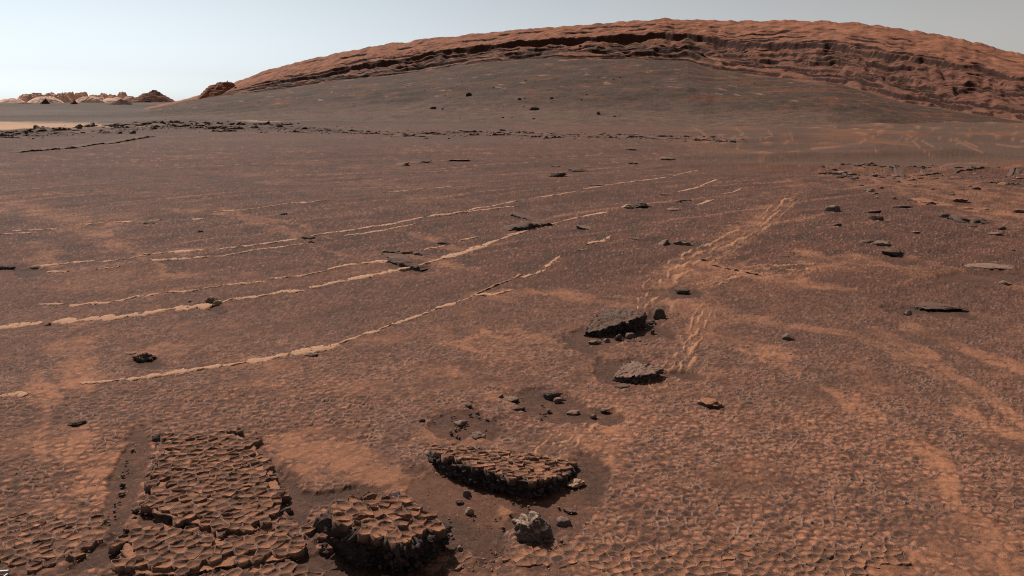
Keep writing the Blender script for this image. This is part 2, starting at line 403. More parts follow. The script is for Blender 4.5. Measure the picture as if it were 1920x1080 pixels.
    streak = fbm((x * .8 - y * .6) / .05, (x * .6 + y * .8) / .4, 99, 3)
    h = h * (1 - .7 * dr) + dr * (.0025 * streak)
    col = cmix(col, cmix(np.broadcast_to(C['orange'] * .74, x.shape + (3,)), C['orange'] * .5, sstep(-.1, .6, streak + .6 * n_f)), dr * .8 * sstep(-.7, .1, n_f + n_mid))
    rip = np.sin((x * 1.2 + y * .9) * 52 + 3 * n_mid * 2) * .0016
    h = h * (1 - s) + s * (-.012 + rip + .006 * n_mid)
    col = cmix(col, cmix(np.broadcast_to(C['sand'], x.shape + (3,)), C['sandred'], sstep(-.25, .5, n_mid + .3 * n_f + .2 * n_big)), s * .80)
    return zm, h, col, u, v
# crests of bright sand on the dunes
RIPPLES = [[(1300, 240), (1312, 246), (1326, 256)], [(1381, 241), (1394, 251), (1370, 260)], [(1440, 245), (1447, 252), (1426, 262)], [(1481, 248), (1486, 262), (1464, 271)], [(1520, 279), (1560, 276), (1610, 269), (1655, 248)],
 [(1690, 257), (1712, 266), (1730, 280), (1746, 294)], [(1702, 254), (1725, 264), (1752, 276)], [(1760, 258), (1800, 268), (1842, 286)], [(1790, 262), (1812, 268), (1832, 276)], [(1868, 271), (1900, 275), (1930, 276)], [(1758, 316), (1775, 308), (1800, 305), (1850, 307)], [(1860, 252), (1895, 260), (1930, 269)], [(1880, 316), (1930, 306)], [(1640, 280), (1670, 288)]]
def far_colour(x, y, col, u, v):
    """beyond the rocky edge of the plain"""
    d = y; n1 = fbm(x / 14, y / 40, 91, 4); n2 = fbm(x / 5, y / 9, 92, 4); n3 = fbm(x / 60, y / 300, 93, 3)
    redsand = cmix(np.broadcast_to(C['apron'], col.shape), C['sandred'] * 1.25, sstep(-.2, .5, n1))
    col = cmix(col, redsand, sstep(30, 42, d) * (.35 + .4 * sstep(-.3, .4, n2)))
    # sand field with pale ripple crests on the right
    m = sstep(1220, 1420, u) * sstep(21, 27, d)
    dn = fbm(x / 17 + y / 30, y / 8, 31, 2)
    duneC = cmix(np.broadcast_to(C['apron'] * 1.05, col.shape), C['orange'] * .40, sstep(.0, .4, n2 + .3 * n1))
    crest = .8 * np.exp(-(dn / .02) ** 2) * sstep(-.25, .3, n1) + .6 * np.exp(-(fbm(x / 5, y / 9, 95, 2) / .025) ** 2) * sstep(.0, .4, n1)
    col = cmix(col, duneC, m * .9); col = cmix(col, C['orange'] * .85, m * np.clip(crest, 0, .75))
    for pts in RIPPLES:
        k = np.nonzero((u > min(p[0] for p in pts) - 8) & (u < max(p[0] for p in pts) + 8) & (v > min(p[1] for p in pts) - 8) & (v < max(p[1] for p in pts) + 8))
        if not len(k[0]): continue
        best = np.full(k[0].shape, 1e9)
        uu, v2 = u[k] + 3 * n2[k], v[k] + 1.5 * n1[k]
        for (a, b), (c_, e_) in zip(pts[:-1], pts[1:]):
            L2 = (c_ - a) ** 2 + (e_ - b) ** 2; q = np.clip(((uu - a) * (c_ - a) + (v2 - b) * (e_ - b)) / L2, 0, 1)
            best = np.minimum(best, np.hypot(uu - a - q * (c_ - a), v2 - b - q * (e_ - b)))
        col[k] = cmix(col[k], C['orange'] * .8, .55 * np.exp(-(best / 1.25) ** 2))
    # pale outcrop strip and dark plain on the left
    L = 1 - sstep(330, 640, u)
    fp = cmix(np.broadcast_to(C['grey'] * 1.1, col.shape), C['farplain'] * 1.2, sstep(-.3, .5, n3 + .5 * n1))
    col = cmix(col, fp, sstep(62, 80, d))
    bl = np.interp(u, [-50, 0, 120, 260, 400, 560, 700], [252, 251, 248, 240, 238, 242, 248]); bw = np.interp(u, [0, 300, 500, 700], [11, 11, 6, 2])
    col = cmix(col, C['purple'] * .62, np.exp(-((v - bl) / bw) ** 2) * sstep(-.4, .3, n2) * .9 * (1 - sstep(600, 760, u)))
    top = np.interp(u, [0, 150, 310, 330], [228, 231, 236, 236]); bot = np.interp(u, [0, 120, 310, 330], [243, 240, 236, 236])
    st = (1 - sstep(290, 325, u)) * sstep(-2, 2, v - top + 2 * n2) * (1 - sstep(-2, 2, v - bot + 3 * n2))
    col = cmix(col, C['tan'] * .95, st * (.6 + .4 * sstep(-.2, .3, n1)))
    st2 = ell(u, v, 500, 225, 80, 3.4, 0, .6) * sstep(-.2, .35, n2)
    col = cmix(col, C['tan'] * .7, st2)
    return col

us = np.concatenate([np.linspace(-9000, -1200, 14), np.arange(-1100, -620, 24), np.arange(-620, -40, 7), np.arange(-40, 1962, 1.75), np.arange(1966, 2560, 7), np.arange(2570, 3060, 24), np.linspace(3100, 11000, 14)])
vv = np.concatenate([np.array([4200, 3400, 2800, 2300, 1900, 1650, 1450, 1320]), np.linspace(1240, 1094, 26), np.arange(1090, 205, -1.5), np.linspace(204, 198, 9), np.array([197, 196, 195, 194, 193, 192.3, 191.7, 191.2, 190.8, 190.5])])
dd = F * CH / (vv - HOR)
near_rows = dd < 14
U, D = np.meshgrid(us, dd)
X = (U - 960) / F * D
parts = []
for m, nr in ((near_rows, True), (~near_rows, False)):
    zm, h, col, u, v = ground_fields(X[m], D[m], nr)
    col = far_colour(X[m], D[m], col, u, v) if not nr else col
    parts.append((zm + h, col))
Z = np.concatenate([p[0] for p in parts]); GC = np.concatenate([p[1] for p in parts])
Z = Z - .25 * sstep(60, 75, D) * 0
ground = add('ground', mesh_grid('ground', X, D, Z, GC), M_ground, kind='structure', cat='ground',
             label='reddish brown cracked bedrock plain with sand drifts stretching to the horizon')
# plain sheet behind and beside the mast, so that the ground goes on all round
gx, gy = np.meshgrid(np.linspace(-60, 60, 25), np.linspace(-60, 1.35, 14))
add('ground_sheet', mesh_grid('ground_sheet', gx, gy, np.full(gx.shape, -.01), np.broadcast_to(C['brown'], gx.shape + (3,))), M_ground, parent=ground)

# ------------------------------------------------------------------ hill
I = lambda u, xs, ys: np.interp(u, xs, ys)
CREST = ([230, 300, 340, 400, 450, 500, 560, 640, 700, 800, 870, 950, 1060, 1130, 1200, 1250, 1330, 1400, 1500, 1600, 1700, 1800, 1920, 2050, 2250, 2500],
         [212, 196, 187, 172, 150, 132, 116, 98, 86, 73, 66, 57, 49, 44, 38, 35, 38, 39, 38, 42, 55, 72, 103, 130, 160, 185])
CONT = ([230, 300, 340, 400, 450, 540, 640, 760, 830, 900, 1000, 1100, 1190, 1290, 1340, 1450, 1550, 1620, 1700, 1800, 1920, 2100, 2500],
        [216, 201, 192, 182, 177, 165, 151, 138, 127, 118, 110, 110, 111, 114, 130, 145, 153, 170, 194, 210, 229, 235, 240])
DC = ([250, 450, 700, 960, 1290, 1500, 1700, 1920, 2300], [230, 200, 172, 155, 140, 118, 96, 78, 70])
DK = ([250, 450, 700, 960, 1290, 1500, 1700, 1920, 2300], [250, 222, 198, 184, 172, 156, 138, 122, 112])
D0 = ([250, 600, 1200, 1500, 1920, 2300], [70, 62, 58, 50, 42, 40])
LCAP = ([250, 450, 640, 800, 950, 1060, 1250, 1400, 1600, 1920, 2500], [.4, .38, .42, .50, .56, .60, .62, .56, .54, .56, .5])
ACAP = ([250, 440, 560, 640, 800, 870, 1060, 1230, 1330, 1500, 1920, 2500], [.06, .12, .16, .17, .12, .16, .22, .20, .13, .09, .08, .06])
LEDGES = [(.025, .20, 11), (.06, .16, 1), (.17, .14, 2), (.28, .18, 3), (.36, .10, 4), (.45, .14, 5), (.54, .10, 6), (.78, .08, 8), (.88, .06, 9)]
UT = np.arange(200, 2530, .8)
def fu(u, sc_, off, seed, o): return np.interp(u, UT, fbm(UT / sc_, UT * 0 + off, seed, o))   # noise along the hill only
def hill_base(u):
    dc, dk, d0 = I(u, *DC), I(u, *DK), I(u, *D0)
    yk = I(u, *CREST) + 1.2 * fu(u, 60, 0, 301, 2)
    yc = I(u, *CONT)
    zc = CH + (HOR - yc) / F * dc; zk = CH + (HOR - yk) / F * dk
    return dc, dk, d0, zc, zk
def hill_z(u, d):
    dc, dk, d0, zc, zk = hill_base(u)
    s = np.clip((d - d0) / (dc - d0), 0, 1)
    x = (u - 960) / F * d
    low = -.55 + (zc + .55) * (.30 * s + .70 * s * s)
    lown = (fbm(x / 22, d / 16, 311, 3) * .55 + fbm(x / 5, d / 5, 312, 3) * .22 + fbm(x / 1.5, d / 1.5, 315, 3) * .09) * np.sin(np.pi * np.clip(s, 0, 1)) * sstep(0, .15, s)
    low = low + lown
    t = np.clip((d - dc) / (dk - dc), 0, 1)
    wob = .050 * fbm(u / 90, d / 40, 321, 3) + .010 * fbm(u / 24, d / 14, 322, 3)
    tw = t + wob * np.sin(np.pi * t)
    right = sstep(1250, 1500, u)
    def step(x, w, wide): return sstep(-w, w, x) - sstep(-wide * 2, wide * .25, x)
    a = I(u, *ACAP) * (.75 + .6 * fu(u, 60, 0, 330, 3)); L = I(u, *LCAP)
    T = t + a * step(tw - L, .012, .22)
    for l, am, k in LEDGES:
        g = sstep(-.05, .35, fu(u, 75, k * 3.3, 340 + k, 3) + .15 * right) * am * (.62 - .30 * right)
        ll = l + .05 * fu(u, 130, k, 360 + k, 2)
        T = T + g * step(tw - ll, .010, .09)
    # rubbly thin beds
    for k in range(18):
        ll = (k + .5) / 18 * (.62 + .25 * right) + .016 * fu(u, 120, k, 380 + k, 4)
        g = .105 * sstep(-.02, .30, fu(u, 150, k * 1.7, 400 + k, 4)) * (.55 + .45 * right) * (1 - .6 * sstep(.55, .8, (k + .5) / 18))
        T = T + g * .8 * step(tw - ll, .005, .022)
    z = zc + (zk - zc) * np.clip(T, 0, 1.02)
    rough = fbm(x / 2.6, d / 2.8, 331, 5, .6) * .40 + np.abs(fbm(x / 12, d / 6, 332, 3)) * .4 - .2 + .12 * fbm(x / 2.2, d / 1.4, 334, 3)
    rubble = right * np.abs(fbm(x / 5, d / .9, 333, 3)) * .45
    z = z + (rough * (1 - .68 * right) + .6 * rubble * (1 - sstep(.5, .7, t))) * np.sin(np.pi * np.clip(t, 0, 1)) ** .5 * (zk - zc) / 10
    z = np.where(d < dc, low, z) + (.10 * fu(u, 9, 3, 303, 3) + .35 * fu(u, 30, 5, 304, 3)) * sstep(.90, 1, t)
    back = np.clip(d - dk, 0, None)
    z = np.where(d > dk, zk - .10 * back - .0012 * back ** 2, z)
    return z
hu = np.concatenate([np.linspace(230, 300, 12), np.arange(304, 1960, 2.0), np.arange(1965, 2500, 5)])
ss = np.concatenate([np.linspace(0, 1, 130, endpoint=False), 1 + np.linspace(0, 1, 280), 2 + np.array([.05, .1, .2, .4, .7, 1.1, 1.6, 2.2, 3])])
HU, SS = np.meshgrid(hu, ss)
dc, dk, d0, zc, zk = hill_base(HU)
HD = np.where(SS < 1, d0 + (dc - d0) * SS, np.where(SS <= 2, dc + (dk - dc) * (SS - 1), dk + (SS - 2) * 26))
HX = (HU - 960) / F * HD
HZ = hill_z(HU, HD)
t = np.clip(SS - 1, 0, 1); s = np.clip(SS, 0, 1)
n1 = fbm(HX / 9, HD / 9, 501, 4); n2 = fbm(HX / 2.5, HD / 2.5, 502, 4); n3 = fbm(HU / 80, SS * 14, 503, 4); n4 = fbm(HU / 40, (SS + .012 * n1) * 48, 504, 4)
right = sstep(1280, 1560, HU)
slope = cmix(np.broadcast_to(C['grey'], HX.shape + (3,)), C['apron'], sstep(-.3, .5, n1 * .6 + n3 * .5) * .55)
slope = cmix(slope, C['apron'] * 1.12, (1 - sstep(.28, .50, s)))
slope = cmix(slope, C['red'] * .55, sstep(.15, .6, n3 + .6 * n4) * sstep(.30, .5, s) * .7)
n5 = fbm(HX / 16 + .3 * n1, HD / 2.4, 506, 4); rs = sstep(1100, 1350, HU)
slope = cmix(slope, C['red'] * .62, sstep(.05, .4, n5) * sstep(.40, .6, s) * (.25 + .45 * rs))
slope = cmix(slope, C['reddk'] * .45, np.exp(-((n5 + .06) / .035) ** 2) * sstep(.40, .55, s) * sstep(-.1, .3, n3) * (.35 + .55 * rs))
slope = slope * (1 + .28 * fbm(HX / 1.2, HD / 1.2, 505, 3) + .18 * n4)[..., None]
slope = cmix(slope, C['tan'] * .7, sstep(.52, .75, n4 + .3 * n2) * sstep(.5, .6, s) * .6)
rock = cmix(np.broadcast_to(C['red'], HX.shape + (3,)), C['redlt'], sstep(-.2, .5, n2 + .4 * n3))
rock = cmix(rock, C['reddk'] * 1.1, sstep(-.15, .35, n4 + .3 * n1) * .8)
rock = cmix(rock, C['reddk'] * 1.25, right * (1 - sstep(.6, 1.0, t)) * .6)
cap = sstep(-.03, .05, t - I(HU, *LCAP))
rock = cmix(rock, C['redlt'] * 1.02, cap * sstep(-.5, .2, n2) * .6)
# grey sand lying on the benches between the ledges
bs = sstep(.05, .30, n3 + .25 * n1 + .30 * (1 - right) - .15) * (1 - cap) * (1 - sstep(.35, .68, t)) * (1 - .8 * right)
rock = cmix(rock, C['grey'] * 1.05, bs)
mm = sstep(-.015, .015, SS - 1 + .09 * n3 + .05 * n4 + .02)
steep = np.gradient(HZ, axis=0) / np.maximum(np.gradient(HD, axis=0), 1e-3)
rock = cmix(rock, C['reddk'] * .42, sstep(.5, 1.1, steep) * .94)                 # dust-free cliff faces, darkened further to paint in their shade
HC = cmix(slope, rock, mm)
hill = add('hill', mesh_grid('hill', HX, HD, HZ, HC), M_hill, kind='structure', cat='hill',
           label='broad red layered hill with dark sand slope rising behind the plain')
HSY = HOR - F * (HZ - CH) / HD
def hill_at(u, y):
    c_ = int(np.argmin(np.abs(hu - u))); col_ = HSY[5:410, c_]
    k = 5 + (int(np.argmax(col_ <= y)) if (col_ <= y).any() else 400)
    return HX[k, c_], HD[k, c_], HZ[k, c_]

# ------------------------------------------------------------------ knolls and far buttes
def knoll(name, u, d, wpx, ytop, ybase, seed, colA, colB, label, mat=M_hill, flat=.0, kind='structure', cat='hill', group=None, dep=.8, sharp=1.3):
    w = wpx / F * d; hgt = (ybase - ytop) / F * d; z0 = CH + (HOR - ybase) / F * d
    n = 84
    r = np.linspace(0, 1.15, 44); a = np.linspace(0, 2 * math.pi, n + 1)
    A, Rr = np.meshgrid(a, r)
    ca, sa = np.cos(A), np.sin(A)
    rr = Rr * (1 + .22 * fbm(ca * 1.3 + seed, sa * 1.3, 601, 3))
    lx, ly = rr * ca, rr * sa
    prof = np.clip(1 - np.clip((rr - flat) / (1 - flat), 0, 1) ** sharp, 0, 1)
    nn = fbm(lx * 2.5 + seed * 7, ly * 2.5, 602, 4); st = fbm(lx * 6, ly * 6 + seed, 603, 3)
    z = prof * (1 + .16 * nn) + .06 * st * prof
    q = np.floor(z * 6 + .6 * nn) / 6
    z = lerp(z, q, .45)
    z = np.where(Rr > 1, -.12, z)
    k = sstep(-.3, .4, nn + .5 * st)
    col = cmix(np.broadcast_to(np.array(colA), lx.shape + (3,)), np.array(colB), k)
    x0 = (u - 960) / F * d
    me = mesh_grid(name, lx * w / 2, ly * w / 2 * dep, z * hgt, col)
    return add(name, me, mat, loc=(x0, d + w / 2 * dep * .6, z0 - .02 * hgt), label=label, cat=cat, kind=kind, group=group)
R = C['red']; RL = C['redlt']; RD = C['reddk']
knoll('hill', 410, 214, 100, 154, 185, 1, R * .9, RL * .8, 'small flat topped red knoll at the low end of the long hill', flat=.25, sharp=1.5)
knoll('hill', 277, 420, 84, 168, 189, 2, RD * 1.3, R * .75, 'lone dark brown conical mound between the pale buttes and the hill', sharp=1.15)
PB = np.array((.70, .43, .32))
BUT = [(12, 60, 184), (45, 50, 176), (62, 40, 174), (88, 52, 174), (108, 46, 175), (124, 34, 173), (140, 34, 174), (152, 30, 173), (172, 44, 178), (190, 34, 175), (206, 40, 178), (226, 30, 173), (240, 40, 180), (75, 70, 181), (160, 60, 181), (205, 66, 183)]
NB = ['low pale shoulder at the frame edge, first of the far buttes', 'pale butte, second from the frame edge in the far row', 'tall pale butte with a peaked top, third in the far row',
      'wide flat topped pale butte in the far row', 'pale butte with square right shoulder in the far row', 'steep pale tower, tallest in the middle of the far row', 'pale blocky butte just past the steep tower',
      'narrow pale butte with pointed dark cap in the far row', 'low pale butte in the dip of the far row', 'rounded pale butte before the last peak', 'pale butte with dark base beside the last peak', 'sharp pointed pale peak at the end of the far row',
      'low pale butte next to the dark conical mound', 'broad pale foothill in front of the flat topped butte', 'broad pale foothill below the blocky tower', 'broad pale foothill below the last peak']
for k, (u, w, yt) in enumerate(BUT):
    knoll('butte', u, 1250 + 40 * (k % 4) - (120 if k > 12 else 0), w, yt, 194, 10 + k, PB * .85, PB * 1.1, NB[k], mat=M_far, flat=.15 + .1 * (k % 3), cat='butte', group='pale buttes on the horizon', sharp=1.7)
for k, (u, w, yt, yb, lb) in enumerate([(40, 40, 191, 195.5, 'low dark mound in front of the first pale buttes'), (82, 20, 184, 195, 'small dark pyramid shaped mound before the flat topped butte'), (137, 16, 187, 195, 'tiny dark pointed mound below the blocky butte'),
                                        (193, 34, 194, 203, 'dark flat mound lying lower than the other small mounds'), (222, 44, 185, 195, 'long dark ridge mound below the sharp pale peak')]):
    knoll('mound', u, 640 - 40 * k, w, yt, yb, 40 + k, RD * .8, RD * 1.2, lb, mat=M_far, cat='mound', group='small dark mounds before the buttes', sharp=1.0)

# ------------------------------------------------------------------ cracked plates (polygons of bedrock)
def plate_mesh(poly, c, seed, rim, depth, colD, colO, colR, dark, tilt=(0, 0), wseed=0):
    """one dished polygon of bedrock: thin raised crust along its edge, sunken floor with dark sand and painted rim shadow on its far side"""
    r = np.random.default_rng(seed)
    B = []
    for k in range(len(poly)):
        p, q = np.array(poly[k]), np.array(poly[(k + 1) % len(poly)])
        m = max(1, int(round(np.hypot(*(q - p)) / .028)))
        nrm = np.array([q[1] - p[1], p[0] - q[0]]) * .07
        for i in range(m):
            w = p + (q - p) * i / m
            w = w + (np.array([perlin(w[0] / .03, w[1] / .03, 41), perlin(w[0] / .03, w[1] / .03, 42)]) * .0075).ravel()   # shared by neighbours
            B.append(w)
    B = np.array(B); n = len(B)
    hn = np.clip(.62 + 1.1 * fbm(B[:, 0] / .045 + wseed, B[:, 1] / .045, 43, 2), .0, 1.5)
    B = B - np.array(c)
    z = lambda xy, h: h + xy[:, 0] * tilt[0] + xy[:, 1] * tilt[1]
    inr = r.uniform(.87, .94, (n, 1)); flo = r.uniform(.70, .82, (n, 1))
    rings = [np.c_[B * .985, z(B, np.full(n, -depth))], np.c_[B * .985, z(B, rim * hn)], np.c_[B * inr, z(B * inr, rim * hn * r.uniform(.35, .8, n))],
             np.c_[B * flo, z(B * flo, r.normal(-.001, .0015, n))], np.array([[0, 0, r.normal(0, .002)]])]
    co = np.vstack(rings); fc = []
    for k in range(3):
        for i in range(n):
            a, b = k * n + i, k * n + (i + 1) % n
            fc += [(a, b, b + n), (a, b + n, a + n)]
    for i in range(n): fc.append((3 * n + i, 3 * n + (i + 1) % n, 4 * n))
    S_ = np.abs(B).max()
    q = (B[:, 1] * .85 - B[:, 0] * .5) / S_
    dk = np.clip(dark + q * .9 + r.normal(0, .25, n), 0, 1)[:, None]  # darker towards the far edge: sand, and the rim's shadow painted in
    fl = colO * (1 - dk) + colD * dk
    col = np.vstack([np.repeat([[.05, .036, .031]], n, 0), colR * r.uniform(.8, 1.35, (n, 1)), .45 * colR + .55 * fl, fl, [colO * (1 - dark) + colD * dark]])
    return mesh_np('bedrock_plate', co, np.array(fc), col)
def inside(poly, x, y):
    ok = False
    for k in range(len(poly)):
        (x1, y1), (x2, y2) = poly[k], poly[(k + 1) % len(poly)]
        if (y1 > y) != (y2 > y) and x < (x2 - x1) * (y - y1) / (y2 - y1) + x1: ok = not ok
    return ok
def floor_colour(r, o=.4):
    return C['orange'] * r.uniform(.75, 1.1) if r.random() < o else (C['sandred'] * r.uniform(.8, 1.4) if r.random() < .6 else C['brown'] * r.uniform(.8, 1.3))

def rock_mesh(name, seed, sub=3, flat=.6, facets=9, rough=.10, elong=1.5):
    """one broken stone: unit size, cut by random planes, bedded and pitted; sits on z = 0"""
    bm = bmesh.new(); bmesh.ops.create_icosphere(bm, subdivisions=sub, radius=1)
    co = np.array([v.co for v in bm.verts]); fc = np.array([[v.index for v in f.verts] for f in bm.faces]); bm.free()
    r = np.random.default_rng(seed)
    for _ in range(facets):
        n = r.normal(0, 1, 3); n[2] *= .6; n /= np.linalg.norm(n); d = r.uniform(.45, .8)
        k = co @ n - d
        co = co - np.outer(np.clip(k, 0, None), n) * .93
    n = co / np.linalg.norm(co, axis=1, keepdims=True)
    bed = np.floor(co[:, 2] * 4.5 + .4 * fbm(co[:, 0] * 2, co[:, 1] * 2, seed, 2))
    dd_ = rough * (fbm(co[:, 0] * 3 + co[:, 2] * 2, co[:, 1] * 3 - co[:, 2], seed, 4) * 1.3 + (rand01(bed, bed * 0, seed) - .5) * 1.1)
    co = co + n * dd_[:, None]
    co[:, 0] *= elong
    co -= (co.max(0) + co.min(0)) / 2
    co /= (co.max(0) - co.min(0))
    co[:, 2] += .5 - .34
    return mesh_np(name, co, fc)
FRAG = [rock_mesh('fragment', 6000 + k, 2, rough=.2) for k in range(6)]

# ------------------------------------------------------------------ rock slabs: body with broken edge, plates on top
def resample(P, n):
    Q = np.vstack([P, P[:1]]); L = np.r_[0, np.cumsum(np.hypot(*np.diff(Q, axis=0).T))]
    tt = np.linspace(0, L[-1], n, endpoint=False)
    return np.stack([np.interp(tt, L, Q[:, k]) for k in range(Q.shape[1])], -1)
def slab(name, outline, mat, label, seed, under=.25, n=170, levels=12, rough=.012, cells=None, orange=.5, plate_lab=None, rimh=.010, toprough=.006, cat='rock', tiltj=.03, frags=0):
    """outline: (u, v, height) of the top edge as seen in the photo"""
    pts = np.array([(*gp(u, v, z)[:2], z) for u, v, z in outline])
    gz = gp(np.mean([p[0] for p in outline]), np.mean([p[1] for p in outline]))[2]
    c = pts[:, :2].mean(0)
    Aq = np.c_[pts[:, 0] - c[0], pts[:, 1] - c[1], np.ones(len(pts))]
    ab = np.linalg.lstsq(Aq, pts[:, 2], rcond=None)[0]
    P = resample(pts, n)
    if cells and not frags: P[:, :2] = c + (P[:, :2] - c) * .90
    loc = P[:, :2] - c
    ztop = np.maximum(P[:, 2], .004)
    ang = np.arange(n)
    size = np.hypot(*(pts[:, :2].max(0) - pts[:, :2].min(0)))
    out = loc / (np.hypot(*loc.T)[:, None] + 1e-6)
    s_len = np.r_[0, np.cumsum(np.hypot(*np.diff(loc, axis=0).T))]
    co = []
    for k in range(levels + 1):
        f = k / levels                                    # 0 bottom, 1 top edge
        zz = lerp(-.05, 1, f) * ztop if k else np.full(n, -.05)
        zz = lerp(np.full(n, -.05), ztop, f)
        block = np.floor(s_len / .035 + 3 * rand01(np.full(n, k), np.full(n, seed), 1))
        b = rand01(block, np.full(n, k // 2), seed)       # broken blocks of each bed
        bed = rand01(np.array([k // 2]), np.array([seed]), 5)[0]
        off = -under * np.minimum(ztop, .1) * (1 - f) * 1.2 + (b - .6) * rough * 2.2 + (bed - .5) * rough * 1.6 \
            + rough * fbm(s_len / .02, np.full(n, f * 8), seed, 3)
        off = off * (.25 + .75 * min(1, (1 - f) * 5 + .35))
        xy = loc + out * off[:, None]
        co.append(np.c_[xy, zz + rough * .5 * fbm(s_len / .03, np.full(n, f * 9 + 40), seed + 3, 2) * (f > 0)])
    rings = 14
    for k in range(1, rings):
        f = 1 - k / rings
        xy = loc * f
        zz = lerp(ab[2] + xy[:, 0] * ab[0] + xy[:, 1] * ab[1], ztop, f ** 6)
        co.append(np.c_[xy, zz - (.006 if cells else 0) + toprough * fbm(xy[:, 0] / .05 + seed, xy[:, 1] / .05, seed + 7, 3) * (1 - f ** 8)])
    co.append(np.array([[0, 0, ab[2] - (.006 if cells else 0)]]))
    co = np.vstack(co); R_ = levels + rings
    k = np.arange(R_ * n).reshape(R_, n); k2 = np.roll(k, -1, 1)
    q = np.stack([k[:-1], k2[:-1], k2[1:], k[1:]], -1).reshape(-1, 4)
    fc = np.vstack([q[:, [0, 1, 2]], q[:, [0, 2, 3]], np.stack([k[-1], k2[-1], np.full(n, R_ * n)], -1)])
    me = mesh_np('slab_body', co, fc)
    if cells is None:
        return add(name, me, mat, loc=(c[0], c[1], gz), label=label, cat=cat, kind='thing')
    root = add(name, None, None, loc=(c[0], c[1], gz), label=label, cat=cat, kind='thing')
    add('slab_body', me, mat, parent=root)
    rf = np.random.default_rng(seed + 50)
    for _ in range(frags):                                # broken pieces sticking out of the front edge
        k = int(rf.integers(n))
        if out[k, 1] > .35: continue
        f = rf.uniform(.05, .95); w = rf.uniform(.016, .042)
        p = loc[k] + out[k] * rf.uniform(-.01, .014)
        o = add('fragment', FRAG[int(rf.integers(len(FRAG)))], M_edge, parent=root, loc=(p[0], p[1], f * ztop[k] - w * .25), rot=(rf.uniform(-.5, .5), rf.uniform(-.5, .5), rf.uniform(0, 6.3)))
        o.scale = (w, w * rf.uniform(.5, .9), w * rf.uniform(.3, .6))
    poly = [tuple(p) for p in (loc / .90 if not frags else loc)]
    PA = np.array(poly)
    r = np.random.default_rng(seed)
    m = int(size / cells) + 2
    for j in range(-m, m + 1):
        for i in range(-m, m + 1):
            cc, pg = cell_polygon(i, j, cells, 900 + seed)
            if len(pg) < 4 or not inside(poly, *cc): continue
            vin = sum(inside(poly, *p) for p in pg) / len(pg)
            if vin < .55: continue
            if not frags and np.hypot(PA[:, 0] - cc[0], PA[:, 1] - cc[1]).min() < .075 and perlin(cc[0] / .13, cc[1] / .13, seed) + r.uniform(-.35, .35) > .05: continue
            zt = ab[2] + cc[0] * ab[0] + cc[1] * ab[1] + r.normal(0, tiltj * .05)
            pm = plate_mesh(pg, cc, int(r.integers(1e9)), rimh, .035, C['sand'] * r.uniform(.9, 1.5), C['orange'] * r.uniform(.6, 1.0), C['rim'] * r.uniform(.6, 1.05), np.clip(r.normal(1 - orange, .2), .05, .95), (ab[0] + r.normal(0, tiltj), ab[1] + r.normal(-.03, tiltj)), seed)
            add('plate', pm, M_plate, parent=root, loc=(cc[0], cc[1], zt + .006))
    return root

OUT_A = [(606, 968, .15), (640, 940, .15), (700, 926, .14), (745, 922, .13), (772, 940, .12), (790, 962, .11), (836, 985, .08), (830, 1000, .10), (790, 1012, .12), (752, 1022, .14), (712, 1004, .15), (650, 992, .155)]
OUT_B = [(806, 842, .07), (835, 832, .07), (880, 838, .06), (960, 845, .035), (1040, 858, .015), (1078, 868, .01), (1062, 888, .05), (1010, 905, .08), (950, 896, .085), (890, 880, .085), (840, 865, .08)]
OUT_D = [(300, 818, 0.032), (360, 806, 0.028), (440, 802, 0.025), (478, 822, 0.021), (500, 850, 0.021), (522, 885, 0.021), (545, 930, 0.021), (540, 955, 0.025), (500, 985, 0.021), (430, 1000, 0.021), (350, 985, 0.028), (270, 968, 0.035), (282, 925, 0.035), (292, 875, 0.035)]
OUT_D2 = [(205, 1035, 0.021), (250, 985, 0.025), (300, 980, 0.021), (360, 995, 0.014), (430, 1012, 0.014), (520, 992, 0.014), (585, 1010, 0.021), (590, 1030, 0.021), (540, 1052, 0.014), (440, 1062, 0.014), (340, 1085, 0.014), (240, 1085, 0.014)]
OUT_E = [(1098, 624, .02), (1112, 598, .02), (1136, 580, .03), (1170, 577, .06), (1198, 579, .10), (1212, 592, .08), (1180, 602, .10), (1150, 612, .07), (1120, 622, .035)]
OUT_F = [(1148, 706, .02), (1165, 688, .03), (1185, 676, .04), (1215, 683, .06), (1243, 692, .05), (1225, 700, .055), (1200, 705, .05), (1172, 708, .035)]
slab('rock_slab', OUT_A, M_edge, 'thick dark slab with orange dusted cracked top, nearest of the loose slabs', 11, under=.5, cells=.063, orange=.85, rough=.030, rimh=.009, tiltj=.07, frags=110)
slab('rock_slab', OUT_B, M_edge, 'long low slab with jagged black front edge, beyond the thick cracked slab', 12, under=.45, cells=.050, orange=.92, rough=.024, rimh=.006, tiltj=.05, frags=110)
slab('rock_slab', OUT_D, M_dusty, 'wide raised block of honeycomb plates beside the sandy trough', 13, under=.2, cells=.057, orange=.55, rough=.012, rimh=.0075, tiltj=.022)
slab('rock_slab', OUT_D2, M_dusty, 'lower honeycomb sheet between the raised block and the thick slab', 14, under=.2, cells=.056, orange=.5, rough=.012, rimh=.0075, tiltj=.022)
slab('rock_slab', OUT_E, M_dark, 'tilted dark grey slab with black ragged front in the middle distance', 15, under=.5, rough=.034, toprough=.022)
slab('rock_slab', OUT_F, M_grey, 'wedge shaped layered grey rock just in front of the tilted dark slab', 16, under=.4, rough=.026, toprough=.016)

